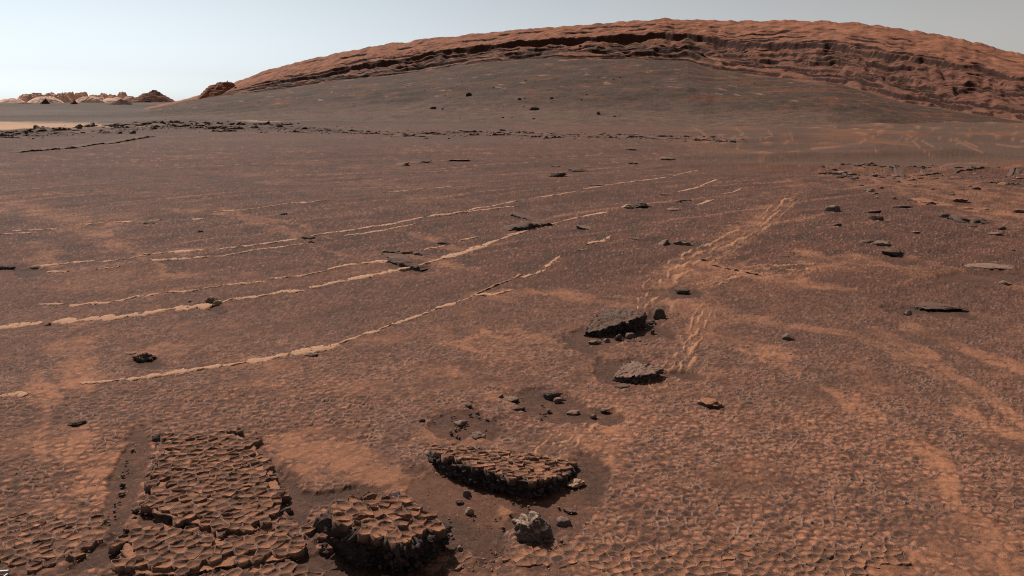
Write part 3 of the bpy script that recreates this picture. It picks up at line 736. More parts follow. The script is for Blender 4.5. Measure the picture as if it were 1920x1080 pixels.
# the polygons of the plain that show largest, each its own plate
SLABS_PX = [OUT_A, OUT_B, OUT_D, OUT_D2]
cand = []
r0 = np.random.default_rng(99)
for S_, sd, A_ in ((SA, 101, True), (SB, 202, False)):
    J, I_ = np.meshgrid(np.arange(int(3.1 / (S_ * .866)), int(4.6 / (S_ * .866))), np.arange(int(-2.6 / S_), int(2.6 / S_)))
    J, I_ = J.ravel(), I_.ravel()
    cx, cy = lattice_pt(I_, J, S_, sd); zm = macro(cx, cy)
    u = 960 + F * cx / cy; v = HOR + F * (CH - zm) / cy
    ok = (u > -20) & (u < 1940) & (v < 1095) & ((PATCH_A(u, v) > .5) == A_)
    sm, om = masks(u, v, cx, cy); ok &= (sm < .15) & (sstep(.12, .5, fbm(cx / .8, cy / .6, 76, 3) + .3 * om) < .5)
    for c in DRIFT: ok &= ell(u, v, *c, soft=.5) < .2
    for k in np.nonzero(ok)[0]:
        if any(inside([(p[0], p[1]) for p in o], u[k], v[k]) for o in SLABS_PX): continue
        cand.append((-(S_ / cy[k]) ** 2 / cy[k], int(I_[k]), int(J[k]), S_, sd, float(cx[k]), float(cy[k]), float(zm[k]), float(om[k])))
cand.sort()
for _, i, j, S_, sd, cx, cy, zm, om in cand[:300]:
    cc, pg = cell_polygon(i, j, S_, sd)
    if len(pg) < 4: continue
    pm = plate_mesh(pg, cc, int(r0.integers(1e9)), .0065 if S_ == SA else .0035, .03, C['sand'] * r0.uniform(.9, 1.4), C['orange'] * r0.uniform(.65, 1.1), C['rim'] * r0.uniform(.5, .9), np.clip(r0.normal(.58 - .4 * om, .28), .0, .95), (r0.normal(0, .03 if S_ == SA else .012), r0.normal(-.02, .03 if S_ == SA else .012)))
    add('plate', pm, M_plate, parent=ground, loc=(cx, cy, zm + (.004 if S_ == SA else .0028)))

# ------------------------------------------------------------------ loose rocks
def put_rock(name, u, v, wpx, hpx, mat, label, seed, sub=3, cat='rock', group=None, depth=.75, rot=None, me=None, parent=None, rough=.12, tilt=(0, 0)):
    x, d, z = gp(u, v)
    w = wpx * d / F; h = max(hpx * d / F - .5 * depth * w * (CH / math.hypot(d, CH)), hpx * d / F * .45) / .66
    me = me or rock_mesh(name, seed, sub, rough=rough)
    o = add(name, me, mat, parent=parent, loc=(x, d, z - .004), label=label, cat=cat, group=group)
    o.scale = (w, w * depth, h)
    o.rotation_euler = (tilt[0], tilt[1], rot if rot is not None else random.uniform(-.3, .3))
    return o
ROCKS = [
 # u, v(base), width, height (photo px), material, name, label
 (1000, 1012, 74, 62, M_cream, 'boulder', 'pale topped knobbly boulder right of the thick cracked slab'),
 (1270 - 255, 985, 30, 12, M_grey, 'rock', 'flat dark chip behind the knobbly boulder'),
 (1068, 958, 28, 8, M_dark, 'rock', 'thin dark shard lying on sand past the knobbly boulder'),
 (1058, 980, 30, 16, M_grey, 'rock', 'grey stone to the right of the knobbly boulder'),
 (880, 962, 18, 15, M_pale, 'rock', 'pale cream block on the sand between the two big slabs'),
 (1080, 910, 38, 15, M_pale, 'rock', 'pair of pale flat flakes off the right tip of the long low slab'),
 (876, 928, 16, 14, M_grey, 'rock', 'small upright grey stone below the long low slab'),
 (862, 942, 16, 9, M_grey, 'rock', 'grey stone with a smaller one, in the sand left of the cream block'),
 (860, 1032, 17, 13, M_grey, 'rock', 'round grey lump off the corner of the thick cracked slab'),
 (1036, 744, 40, 18, M_dark, 'rock', 'black knobbly rock crowning the low rubble rise'),
 (1046, 752, 18, 9, M_grey, 'rock', 'grey chunk at the foot of the black knobbly rock'),
 (972, 768, 26, 10, M_dark, 'rock', 'dark lump at the left of the rubble rise'),
 (958, 752, 30, 11, M_grey, 'rock', 'grey jagged stone behind the dark lump of the rubble rise'),
 (1075, 773, 26, 6, M_grey, 'rock', 'thin flat stone at the foot of the rubble rise'),
 (1112, 781, 15, 8, M_grey, 'rock', 'small tilted grey stone beyond the end of the rubble rise'),
 (1134, 771, 20, 9, M_grey, 'rock', 'rounded grey stone alone right of the rubble rise'),
 (865, 797, 26, 12, M_grey, 'rock', 'ragged grey stone behind the long low slab'),
 (790, 790, 16, 9, M_dark, 'rock', 'small dark stone left behind the long low slab'),
 (895, 818, 30, 12, M_grey, 'rock', 'loose grey rubble stone touching the far side of the long low slab'),
 (270, 674, 44, 20, M_dark, 'boulder', 'dark overhanging rock standing alone before the lowest pale vein'),
 (245, 664, 20, 7, M_grey, 'rock', 'flat grey flake leaning on the dark overhanging rock'),
 (1236, 597, 24, 22, M_dark, 'rock', 'upright dark rock right of the tilted dark slab'),
 (1222, 606, 18, 8, M_dark, 'rock', 'dark splinter between the tilted slab and the upright rock'),
 (1112, 643, 20, 8, M_grey, 'rock', 'grey flake below the left tip of the tilted slab'),
 (1138, 640, 14, 8, M_grey, 'rock', 'small round stone in the sand below the tilted slab'),
 (1160, 636, 16, 12, M_dark, 'rock', 'dark pointed stone in the sand below the tilted slab'),
 (1182, 632, 20, 11, M_grey, 'rock', 'split grey stone in the sand below the tilted slab'),
 (1224, 624, 9, 8, M_dark, 'rock', 'lone dark cobble right of the sand below the tilted slab'),
 (1165, 725, 32, 7, M_dark, 'rock', 'dark broken edge in front of the wedge shaped rock'),
 (1478, 637, 26, 15, M_grey, 'rock', 'small grey rock alone on the open plain at right'),
 (1482, 666, 7, 4, M_dark, 'rock', 'tiny dark stone in front of the lone grey rock'),
 (1332, 762, 48, 20, M_dusty, 'rock', 'cluster like orange topped rock on the plain right of the rubble rise'),
 (1558, 1048, 18, 11, M_dark, 'rock', 'small dark star shaped stone at the bottom right'),
 (1400, 755, 22, 6, M_dark, 'rock', 'low dark crust right of the orange topped rock'),
 (1752, 577, 92, 13, M_dark, 'rock', 'long low black rock on the plain at right'),
 (1702, 589, 14, 10, M_grey, 'rock', 'grey stone at the left end of the long low black rock'),
 (1674, 478, 46, 15, M_dark, 'rock', 'dark hollow edged rock on the right of the plain'),
 (1652, 461, 32, 12, M_grey, 'rock', 'grey lumpy rock just behind the hollow edged rock'),
 (1620, 455, 30, 7, M_dark, 'rock', 'low dark rock left of the grey lumpy rock'),
 (1884, 533, 30, 9, M_grey, 'rock', 'grey flat rock near the right edge of the frame'),
 (1850, 501, 80, 9, M_grey, 'rock', 'long pale grey ridge of rock near the right edge'),
 (1560, 396, 30, 13, M_grey, 'rock', 'grey slanted rock beside the wavy pale bands'),
 (1567, 424, 22, 7, M_dark, 'rock', 'small dark pointed rock before the grey slanted rock'),
 (1634, 399, 32, 7, M_dark, 'rock', 'flat black rock, farther of two black rocks at right'),
 (1642, 413, 28, 11, M_dark, 'rock', 'squat black rock, nearer of two black rocks at right'),
 (1664, 417, 16, 5, M_grey, 'rock', 'grey flake beside the squat black rock'),
 (1692, 390, 44, 8, M_dark, 'rock', 'dark spiky flat rock beyond the two black rocks'),
 (1676, 374, 12, 6, M_dark, 'rock', 'dark knob behind the spiky flat rock'),
 (1738, 384, 42, 10, M_dusty, 'rock', 'brown humped ridge with a dark knob at its left end'),
 (1800, 379, 32, 9, M_dusty, 'rock', 'brown rounded hump on the sand at right'),
 (1785, 366, 15, 5, M_dark, 'rock', 'small dark cone behind the brown rounded hump'),
 (1774, 408, 28, 10, M_dark, 'rock', 'peaked dark rock at the left end of the curved ledge'),
 (1878, 431, 18, 8, M_dark, 'rock', 'triangular dark rock right below the curved ledge'),
 (1826, 426, 18, 5, M_dark, 'rock', 'low dark lump below the curved ledge'),
 (1866, 441, 28, 7, M_grey, 'rock', 'grey low rock under the triangular dark rock'),
 (1900, 471, 9, 5, M_dark, 'rock', 'small round dark stone at the right edge'),
 (1716, 437, 18, 6, M_grey, 'rock', 'small grey rock in front of the peaked dark rock'),
 (1815, 392, 24, 6, M_dusty, 'rock', 'low brown lump before the rounded hump'),
 (1850, 394, 16, 4, M_dusty, 'rock', 'flat brown lump right of the low brown lump'),
 (1910, 399, 24, 9, M_dusty, 'rock', 'brown cone shaped rock cut by the right edge'),
 (1176, 390, 26, 9, M_pale, 'rock', 'pale flat plate rock left of a dark jagged one'),
 (1200, 389, 38, 13, M_dark, 'rock', 'dark jagged rock right of the pale plate'),
 (1250, 366, 30, 5, M_dark, 'rock', 'dark thin slab end pointing at two blocks'),
 (1283, 377, 26, 8, M_dark, 'rock', 'dark square block, right of the thin slab end'),
 (1271, 380, 14, 5, M_dark, 'rock', 'small dark block tucked before the square block'),
 (1262, 394, 30, 6, M_grey, 'rock', 'grey flat rock in front of the dark square block'),
 (1278, 548, 30, 11, M_dark, 'rock', 'dark little rock between the pale curved bands'),
 (1318, 489, 16, 7, M_grey, 'rock', 'grey little rock on the broken pale band'),
 (1339, 488, 8, 5, M_dark, 'rock', 'dark cobble next to the grey little rock'),
 (1472, 482, 20, 5, M_dark, 'rock', 'dark low chip right of the wavy pale bands'),
 (397, 567, 26, 15, M_grey, 'rock', 'dark speckled rock in a gap of the thickest pale vein'),
 (408, 571, 16, 10, M_pale, 'rock', 'pale chip stuck to the dark speckled rock'),
 (358, 567, 12, 6, M_dark, 'rock', 'little dark stone left of the dark speckled rock'),
 (88, 610, 16, 8, M_grey, 'rock', 'small dark rock in the left gap of the thickest vein'),
 (14, 505, 28, 12, M_dark, 'rock', 'dark rock at the left edge of the plain'),
 (272, 479, 20, 6, M_pale, 'rock', 'pale grey flake at the end of an upper vein'),
 (66, 503, 24, 6, M_dark, 'rock', 'dark flake at the left tip of an upper vein'),
 (577, 448, 28, 9, M_dark, 'rock', 'dark rock at the meeting of the two upper veins'),
 (583, 456, 12, 6, M_dark, 'rock', 'dark cobble under the rock where the veins meet'),
 (584, 668, 28, 11, M_grey, 'rock', 'grey plate hanging on the edge of the lowest vein'),
 (528, 403, 20, 6, M_dark, 'rock', 'dark small rock beyond the upper veins'),
 (376, 436, 12, 6, M_dark, 'rock', 'dark dot like rock left of the upper veins gap'),
 (280, 420, 20, 6, M_dark, 'rock', 'dark rock below a faint far vein at left'),
 (20, 404, 60, 5, M_dark, 'rock', 'row of dark crust at the left edge of the plain'),
 (795, 305, 30, 6, M_dark, 'rock', 'dark flat rock on the far plain near the middle'),
 (752, 310, 30, 6, M_grey, 'rock', 'grey low rock left of the far flat dark rock'),
 (860, 302, 44, 5, M_grey, 'rock', 'grey crust right of the far flat dark rock'),
 (1046, 331, 36, 10, M_dark, 'rock', 'dark rubble rock, nearer of a far pair'),
 (1085, 322, 44, 9, M_dark, 'rock', 'dark stepped rock, farther of a far pair'),
 (1042, 313, 18, 4, M_dark, 'rock', 'little dark rock behind the far pair'),
 (1182, 282, 24, 5, M_dark, 'rock', 'dark rock on the far plain below the hill centre'),
 (1252, 300, 28, 7, M_grey, 'rock', 'grey spiked rock right on the far plain'),
 (1118, 348, 30, 4, M_dark, 'rock', 'dark line of rock by a far pale vein'),
 (1187, 308, 20, 5, M_grey, 'rock', 'grey rock between the far pair and the spiked rock'),
 (1095, 430, 34, 9, M_grey, 'rock', 'grey slanted rock right of the dark outcrop'),
 (832, 458, 26, 8, M_dark, 'rock', 'scatter like dark rock left of the dark outcrop'),
 (1196, 449, 26, 5, M_dark, 'rock', 'dark low rock on the orange patch right of centre'),
 (142, 797, 32, 14, M_dark, 'rock', 'dark crumbly rock left behind the sandy trough'),
 (514, 660, 0, 0, None, '', ''),
 (300, 825, 26, 18, M_dark, 'rock', 'dark knob on the far left corner of the honeycomb block'),
 (230, 910, 12, 9, M_dark, 'rock', 'small black stone on the left bank of the sandy trough'),
 (228, 925, 14, 7, M_grey, 'rock', 'grey stone under the small black stone of the trough'),
 (256, 958, 22, 12, M_dark, 'rock', 'dark lump at the near left corner of the honeycomb block'),
 (130, 1052, 17, 17, M_grey, 'rock', 'grey double lump by the trough mouth at lower left'),
 (69, 1054, 9, 8, M_grey, 'rock', 'round grey pebble left of the double lump'),
 (538, 960, 26, 14, M_dark, 'rock', 'dark broken lump on the right corner of the honeycomb block'),
]
k = 0
for (u, v, w, h, m, nm, lb) in ROCKS:
    k += 1
    if m is None: continue
    big = w > 30
    put_rock(nm, u, v - (.18 * w * .75 * CH / math.hypot(gp(u, v)[1], CH)), w * 1.02, h * .95, m, lb, 1000 + k, sub=5 if nm == 'boulder' else 4 if big else 3, rough=.30 if nm == 'boulder' else .17, tilt=(random.uniform(-.12, .12), random.uniform(-.12, .12)))

# ledges: broken bed edges swept along a line, steep towards the viewer
def ledge(pts, hpx, wpx, mat, label, seed, name='rock_ledge', step=2.5, hill=False, parent=None, cat='rock ledge', top=None):
    P = []
    for (a, b), (c_, d_) in zip(pts[:-1], pts[1:]):
        nn = max(2, int(math.hypot(c_ - a, d_ - b) / step))
        P += [(a + (c_ - a) * i / nn, b + (d_ - b) * i / nn) for i in range(nn)]
    P.append(pts[-1]); n = len(P)
    W = gpv(P)
    px = W[:, 1] / F
    o0 = W[n // 2].copy()
    T_ = np.gradient(W[:, :2], axis=0); T_ /= np.linalg.norm(T_, axis=1, keepdims=True) + 1e-9
    Nn = np.stack([T_[:, 1], -T_[:, 0]], -1)
    if Nn[:, 1].mean() > 0: Nn = -Nn                        # towards the viewer
    i_ = np.arange(n)
    h = hpx * px * np.clip(.62 + 1.25 * fbm(i_ / 6, i_ * 0, seed, 4, .6), -.25, 1.5) * np.clip(np.minimum(i_, n - 1 - i_) / 3, .1, 1)
    wd = wpx * px / np.maximum(.12, np.minimum(1, CH / W[:, 1])) * .55
    jag = fbm(i_ / 2.2, i_ * 0 + 5, seed + 1, 3)
    prof = [(.55, -.06), (.46, .35), (.52, .62), (.42, .98), (.15, 1.02), (-.25, .75), (-.6, .25), (-1.0, -.1)]
    co = []
    for q, (a, b) in enumerate(prof):
        off = (a + .22 * fbm(i_ / 1.8 + q * 9, i_ * 0 + q, seed + 2, 2) + .12 * jag) * wd
        zz = W[:, 2] + b * h * (1 + .3 * fbm(i_ / 2 + q * 5, i_ * 0 + q, seed + 4, 2)) - (.01 if b < 0 else 0)
        co.append(np.c_[W[:, :2] + Nn * off[:, None], zz] - o0)
    me = mesh_grid(name, *[np.array(co)[..., k] for k in range(3)], smooth=False)
    return add(name, me, mat, parent=parent, loc=tuple(o0), label=label, cat=cat if not parent else None)
LED = [([(728, 475), (740, 482), (745, 490), (765, 498), (800, 505)], 7, 10, M_dark, 'dark curved ledge, front arm of an open L on the plain'),
 ([(722, 472), (745, 475), (775, 474), (805, 480)], 6, 7, M_dark, 'dark thin ledge, back arm of an open L on the plain'),
 ([(945, 430), (975, 428), (1000, 424), (1022, 420)], 11, 12, M_dark, 'dark rough outcrop ledge between the pale veins'),
 ([(960, 402), (985, 408), (1005, 414)], 5, 6, M_dark, 'dark small ledge behind the rough outcrop'),
 ([(1790, 410), (1805, 417), (1830, 416), (1856, 420)], 8, 8, M_dark, 'curved dark ledge sweeping over the sand at right'),
 ([(1238, 459), (1250, 455), (1300, 459)], 6, 4, M_grey, 'low straight ledge bounding a small sand pocket'),
 ([(1336, 497), (1380, 507), (1432, 517)], 3.5, 4, M_dusty, 'thin straight step running right from the wavy bands'),
 ([(25, 286), (60, 283), (90, 281), (130, 278), (165, 272), (205, 269), (240, 262), (275, 256)], 4, 6, M_dark, 'long thin dark ledge across the far left plain'),
 ([(0, 312), (30, 305)], 4, 4, M_dark, 'short dark ledge at the left edge of the frame'),
 ([(800, 850), (830, 872), (870, 884), (900, 893)], 10, 8, M_dark, 'row of black broken blocks under the long low slab'),
 ([(590, 985), (640, 1010), (690, 1030), (740, 1052)], 22, 14, M_dark, 'black crumbled footing under the front of the thick slab'),
 ([(762, 1045), (800, 1025), (835, 1005)], 13, 10, M_dark, 'dark broken rim at the right foot of the thick slab'),
 ([(880, 557), (925, 537), (970, 520), (976, 512)], 3, 3, M_dusty, 'thin brown crack edge branching from the lowest vein'),
 ([(1715, 375), (1740, 380), (1765, 386)], 6, 8, M_dusty, 'brown worn ledge beside the humped ridge'),
 ([(0, 250), (40, 248), (90, 246)], 6, 8, M_dark, 'dark outcrop ledge of the far left band at the frame edge'), ([(110, 252), (160, 248), (200, 242)], 6, 8, M_dark, 'dark outcrop ledge in the middle of the far left band'),
 ([(215, 236), (260, 233), (300, 235)], 6, 7, M_dark, 'dark outcrop ledge topping the far left band'), ([(320, 238), (370, 234), (410, 237)], 5, 7, M_dark, 'dark outcrop ledge at the right of the far left band'),
 ([(740, 256), (775, 254), (812, 257)], 4, 6, M_dark, 'dark low ledge in the rubble below the twin boulder'), ([(1165, 258), (1200, 256), (1250, 261)], 4, 6, M_dark, 'dark low ledge in the rubble below the upright boulder'), ([(960, 252), (1000, 255), (1045, 258)], 3.5, 6, M_dark, 'dark low ledge in the rubble below the largest boulder')]
LEDN = len(LED)
for k, (p, h, w, m, lb) in enumerate(LED): ledge(p, h, w, m, lb, 3000 + 13 * k)

# short outcrop ledges that make up the rubble bands at the edge of the plain
rl = random.Random(5)
def ledges_along(n, pts, wid, ln, hh, label, group, seed):
    for k in range(n):
        t_ = (k + rl.random()) / n * (len(pts) - 1); i = min(int(t_), len(pts) - 2); q = t_ - i
        u = pts[i][0] + (pts[i + 1][0] - pts[i][0]) * q; v = pts[i][1] + (pts[i + 1][1] - pts[i][1]) * q + rl.uniform(-wid, wid)
        l = rl.uniform(*ln); sl = rl.uniform(-.08, .06)
        o = ledge([(u - l / 2, v - sl * l / 2), (u, v + rl.uniform(-.8, .8)), (u + l / 2, v + sl * l / 2)], rl.uniform(*hh), rl.uniform(1.5, 4), M_dark, 'short dark ' + next(t for lim, t in label if u < lim), seed + 7 * k, step=1.3)
        o['group'] = group
ledges_along(34, [(0, 252), (120, 248), (260, 239), (360, 237), (440, 239), (560, 243)], 8, (16, 50), (3, 7), [(70, 'outcrop ledge by the frame edge in the far left band'), (140, 'outcrop ledge below the flat topped butte in the far left band'), (230, 'outcrop ledge below the last pale peak in the far left band'), (320, 'outcrop ledge below the conical mound in the far left band'), (430, 'outcrop ledge below the knoll in the far left band'), (2000, 'outcrop ledge where the far left band thins out')], 'outcrop ledges of the far left band', 9100)
ledges_along(26, [(640, 248), (740, 253), (860, 251), (950, 251), (1050, 256), (1200, 258), (1400, 264)], 4, (14, 44), (2, 4.5), [(780, 'outcrop ledge at the hill foot left of the twin boulder'), (920, 'outcrop ledge at the hill foot below the tall boulder'), (1080, 'outcrop ledge at the hill foot below the largest boulder'), (1230, 'outcrop ledge at the hill foot below the upright boulder'), (2000, 'outcrop ledge at the hill foot next to the dunes')], 'outcrop ledges at the hill foot', 9400)
ledges_along(24, [(1530, 316), (1620, 322), (1740, 326), (1920, 334)], 14, (18, 60), (1.5, 4.5), [(1620, 'outcrop ledge at the near start of the right hand sand'), (1720, 'outcrop ledge beyond the spiky flat rock'), (1820, 'outcrop ledge beyond the brown rounded hump'), (2000, 'outcrop ledge on the right hand sand by the frame edge')], 'outcrop ledges by the right hand sand', 9700)

# ------------------------------------------------------------------ pale veins in the bedrock (parts of the ground)
VEINS = [([(0, 613), (50, 610), (80, 606)], 9), ([(98, 605), (200, 597), (260, 590), (330, 578), (398, 573)], 9), ([(438, 561), (480, 557), (530, 548), (575, 545)], 5), ([(580, 541), (640, 528), (690, 518), (748, 506)], 8),
 ([(830, 485), (870, 474), (900, 464), (935, 450)], 9), ([(950, 442), (985, 434)], 4), ([(1055, 415), (1085, 408)], 5), ([(1088, 407), (1138, 398)], 5),
 ([(150, 719), (200, 716), (235, 710)], 5), ([(236, 713), (290, 705), (340, 697), (415, 686)], 7), ([(462, 679), (510, 672), (540, 663)], 8), ([(545, 663), (590, 657), (635, 645)], 12), ([(680, 628), (712, 620)], 5), ([(734, 609), (765, 600), (791, 590)], 6), ([(818, 579), (838, 574), (855, 568)], 8),
 ([(700, 622), (732, 611)], 3), ([(890, 555), (930, 551), (962, 544)], 4), ([(975, 522), (1000, 514), (1022, 506)], 5), ([(1022, 503), (1035, 492), (1050, 481)], 5),
 ([(72, 571), (122, 570)], 3), ([(130, 573), (210, 567)], 5), ([(215, 566), (255, 557), (300, 551)], 5), ([(312, 549), (370, 545)], 3), ([(375, 542), (430, 534), (500, 528)], 3), ([(505, 524), (560, 518), (612, 509)], 3), ([(614, 507), (640, 499), (690, 493), (728, 490)], 5),
 ([(60, 500), (110, 496), (180, 489)], 4), ([(185, 492), (215, 488)], 4), ([(285, 477), (340, 472), (390, 468)], 5), ([(400, 469), (445, 464)], 4), ([(450, 463), (500, 457), (558, 448)], 5), ([(600, 440), (650, 433), (700, 425), (745, 418), (795, 408)], 5), ([(800, 407), (850, 400), (900, 390), (970, 377)], 4), ([(1010, 371), (1050, 365), (1085, 358)], 3),
 ([(88, 510), (128, 509)], 3), ([(180, 506), (225, 500)], 3), ([(280, 489), (340, 486), (395, 482)], 4), ([(400, 483), (470, 471), (570, 457)], 4), ([(645, 443), (710, 434), (780, 420)], 4), ([(835, 404), (900, 394), (975, 386)], 3),
 ([(0, 440), (60, 437)], 2), ([(20, 433), (110, 430)], 2), ([(158, 421), (200, 418)], 3), ([(212, 417), (252, 414)], 2.5), ([(262, 418), (302, 413)], 3), ([(395, 399), (440, 395), (500, 388), (560, 380), (620, 375)], 2.5), ([(720, 362), (780, 356), (850, 350)], 2.2), ([(360, 411), (385, 410)], 2.2),
 ([(1092, 355), (1140, 347), (1185, 341), (1250, 333)], 3), ([(1258, 331), (1310, 320)], 2.5), ([(1270, 361), (1310, 351), (1345, 336)], 3), ([(1305, 385), (1340, 374)], 3), ([(1352, 365), (1375, 361), (1392, 352)], 2),
 ([(1100, 458), (1128, 453), (1145, 443)], 5), ([(860, 452), (900, 444)], 3), ([(790, 470), (840, 460)], 3), ([(1085, 470), (1100, 467)], 4), ([(0, 743), (25, 741), (52, 740)], 9), ([(745, 506), (790, 497), (832, 484)], 4), ([(415, 686), (462, 679)], 3.5), ([(635, 645), (682, 628)], 3.5), ([(791, 590), (820, 579)], 3), ([(398, 573), (438, 561)], 3.5), ([(558, 448), (600, 440)], 3), ([(935, 450), (985, 434), (1055, 415)], 3), ([(855, 568), (890, 556)], 2.5), ([(215, 490), (285, 477)], 3)]
def vein(pts, wpx, seed, mat, name='mineral_vein'):
    P = []
    for (a, b), (c_, d_) in zip(pts[:-1], pts[1:]):
        nn = max(2, int(math.hypot(c_ - a, d_ - b) / 1.8))
        P += [(a + (c_ - a) * i / nn, b + (d_ - b) * i / nn) for i in range(nn)]
    P.append(pts[-1]); n = len(P); i_ = np.arange(n)
    P = np.array(P); P[:, 1] += 1.6 * fbm(i_ / 30, i_ * 0, seed, 3)
    W = gpv(P); o0 = W[n // 2].copy()
    T_ = np.gradient(W[:, :2], axis=0); T_ /= np.linalg.norm(T_, axis=1, keepdims=True) + 1e-9
    Nn = np.stack([T_[:, 1], -T_[:, 0]], -1)
    if Nn[:, 1].mean() > 0: Nn = -Nn
    # real width from the apparent one: foreshortened by the look-down angle across the line
    d = W[:, 1]; vert = F * CH / d ** 2; hor = F / d
    appar = np.sqrt((Nn[:, 1] * vert) ** 2 + (Nn[:, 0] * hor) ** 2 * .35)
    ends = np.clip(np.minimum(i_, n - 1 - i_) / 3, .45, 1)
    wd = 1.5 * wpx / appar * np.clip(.78 + .7 * fbm(i_ / 22, i_ * 0 + 2, seed + 1, 4, .65), .25, 1.4) * ends
    h = np.clip(.010 + .010 * fbm(i_ / 12, i_ * 0 + 3, seed + 2, 3), .004, .03) * np.clip(d / 9, .7, 1.1)
    co = []
    for q, (a, b) in enumerate([(.56, -.9), (.46, .5), (.28, 1.02), (.05, .9), (-.25, .8), (-.5, .45), (-.56, -.9)]):
        off = (a + .20 * fbm(i_ / 3.2 + q * 7, i_ * 0 + q, seed + 3, 3)) * wd
        zz = W[:, 2] + h * (b + (.35 * fbm(i_ / 1.7 + q * 3, i_ * 0 + q, seed + 5, 2) if abs(b) < .89 or b > 1 else 0))
        co.append(np.c_[W[:, :2] + Nn * off[:, None], zz] - o0)
    me = mesh_grid(name, *[np.array(co)[..., k] for k in range(3)], smooth=False)
    add(name, me, mat, parent=ground, loc=tuple(o0))
for k, (p, w) in enumerate(VEINS):
    if w: vein(p, w, 5000 + 11 * k, M_vein)

# ------------------------------------------------------------------ rubble that repeats: shared meshes, individual objects
VAR = [rock_mesh('stone', 7000 + k, 3 if k < 7 else 2, rough=.26, facets=14, elong=1.0 + .12 * k) for k in range(14)]
def scatter(n, pick, name, label, group, cat, mats, w_rng, hr, flatd=.7, parts=None):
    picks = [pick() for _ in range(n)]
    G_ = gpv([q[:2] for q in picks])
    for (u, v, w), (x, d, z) in zip(picks, G_):
        m = mats[random.randrange(len(mats))]
        lab = label
        if parts:
            lab = ('larger ' if w > parts[0] else 'smaller ') + label + ', ' + next(t for lim, t in parts[1] if u < lim)
        vi = random.randrange(len(VAR))
        key = (vi, m.name)
        if key not in VARM:
            me = VAR[vi].copy(); me.materials.append(m); VARM[key] = me
        s_ = w * d / F
        o = add(name, VARM[key], None, loc=(x, d, z - .003), rot=(random.uniform(-.2, .2), random.uniform(-.2, .2), random.uniform(0, 6.28)), label=lab, cat=cat, group=group)
        o.scale = (s_, s_ * random.uniform(.5, .9), s_ * random.uniform(*hr))
VARM = {}
def band(pts, wid, w):
    """pick a spot within wid pixels of a line"""
    L = [math.hypot(b[0] - a[0], b[1] - a[1]) for a, b in zip(pts[:-1], pts[1:])]
    def f():
        t = random.uniform(0, sum(L)); k = 0
        while t > L[k]: t -= L[k]; k += 1
        a, b = pts[k], pts[k + 1]; q = t / L[k]
        return a[0] + (b[0] - a[0]) * q + random.gauss(0, 3), a[1] + (b[1] - a[1]) * q + random.gauss(0, wid / 2), random.uniform(*w) * random.choice((.5, .7, 1))
    return f
def spot(cu, cv, ru, rv, w):
    def f():
        a, q = random.uniform(0, 6.283), math.sqrt(random.random())
        return cu + ru * q * math.cos(a), cv + rv * q * math.sin(a), random.uniform(*w) * random.choice((.5, .7, 1))
    return f
DARKS = [M_dark, M_dark, M_grey]
scatter(56, band([(0, 254), (120, 250), (260, 238), (360, 236), (440, 238), (560, 241)], 9, (8, 22)), 'broken_rock', 'dark broken rock in the far left rubble band', 'rubble band on the far left', 'rock', DARKS, None, (.3, .55), parts=(17, [(120, 'by the frame edge'), (260, 'before the pale strip'), (380, 'below the lone conical mound'), (2000, 'under the knoll')]))
scatter(24, band([(560, 242), (640, 247), (740, 250)], 3, (6, 22)), 'broken_rock', 'dark rock in the thin rubble line past the band', 'thin rubble line', 'rock', DARKS, None, (.2, .4), parts=(11, [(640, 'at its start'), (2000, 'at its end')]))
scatter(40, band([(735, 254), (860, 251), (950, 250), (1050, 256)], 7, (7, 20)), 'broken_rock', 'dark flat rock at the middle foot of the hill', 'rubble at the hill foot', 'rock', DARKS, None, (.22, .42), parts=(15, [(840, 'below the twin boulder'), (950, 'below the tall boulder'), (2000, 'below the largest boulder')]))
scatter(40, band([(1110, 252), (1200, 257), (1280, 260), (1400, 262)], 5, (7, 20)), 'broken_rock', 'dark flat rock in the right hand hill foot rubble', 'rubble at the right hill foot', 'rock', DARKS, None, (.22, .42), parts=(15, [(1220, 'below the upright boulder'), (2000, 'towards the dunes')]))
scatter(34, band([(1525, 313), (1570, 320), (1600, 335), (1620, 350), (1650, 375)], 12, (8, 28)), 'half_buried_rock', 'dark rock where the plain meets the right hand sand', 'rocks by the right hand sand', 'rock', DARKS, None, (.25, .4), parts=(13, [(1590, 'at the broken ledge'), (2000, 'nearer the spiky flat rock')]))
scatter(50, spot(1760, 335, 165, 26, (7, 22)), 'half_buried_rock', 'low rock half buried in the orange sand', 'rocks in the orange sand', 'rock', DARKS + [M_dusty], None, (.25, .42), parts=(14, [(1680, 'on its near left'), (1790, 'in its middle'), (2000, 'by the right edge')]))
scatter(26, spot(950, 770, 90, 26, (6, 16)), 'stone', 'small grey stone of the rubble rise in front of the wedge rock', 'stones of the rubble rise', 'stone', [M_grey, M_dark], None, (.4, .7))
scatter(60, spot(960, 990, 140, 60, (4, 11)), 'stone', 'small grey stone on the sand round the knobbly boulder', 'stones round the boulder', 'stone', [M_grey, M_grey, M_dusty], None, (.5, .8))
scatter(40, spot(830, 1060, 120, 16, (4, 14)), 'stone', 'small grey stone along the bottom edge below the thick slab', 'stones below the slab', 'stone', [M_grey, M_grey, M_dusty], None, (.5, .8))
scatter(40, band([(250, 830), (235, 870), (225, 930), (205, 980), (150, 1040)], 14, (4, 11)), 'stone', 'small dark stone on the left bank of the sandy trough', 'stones on the trough bank', 'stone', [M_dark, M_grey], None, (.5, .8))
scatter(40, band([(295, 820), (288, 870), (275, 930), (255, 970), (210, 1030)], 7, (6, 16)), 'stone', 'dark crumbled stone along the edge of the honeycomb block', 'stones on the block edge', 'stone', [M_dark, M_grey], None, (.5, .8))
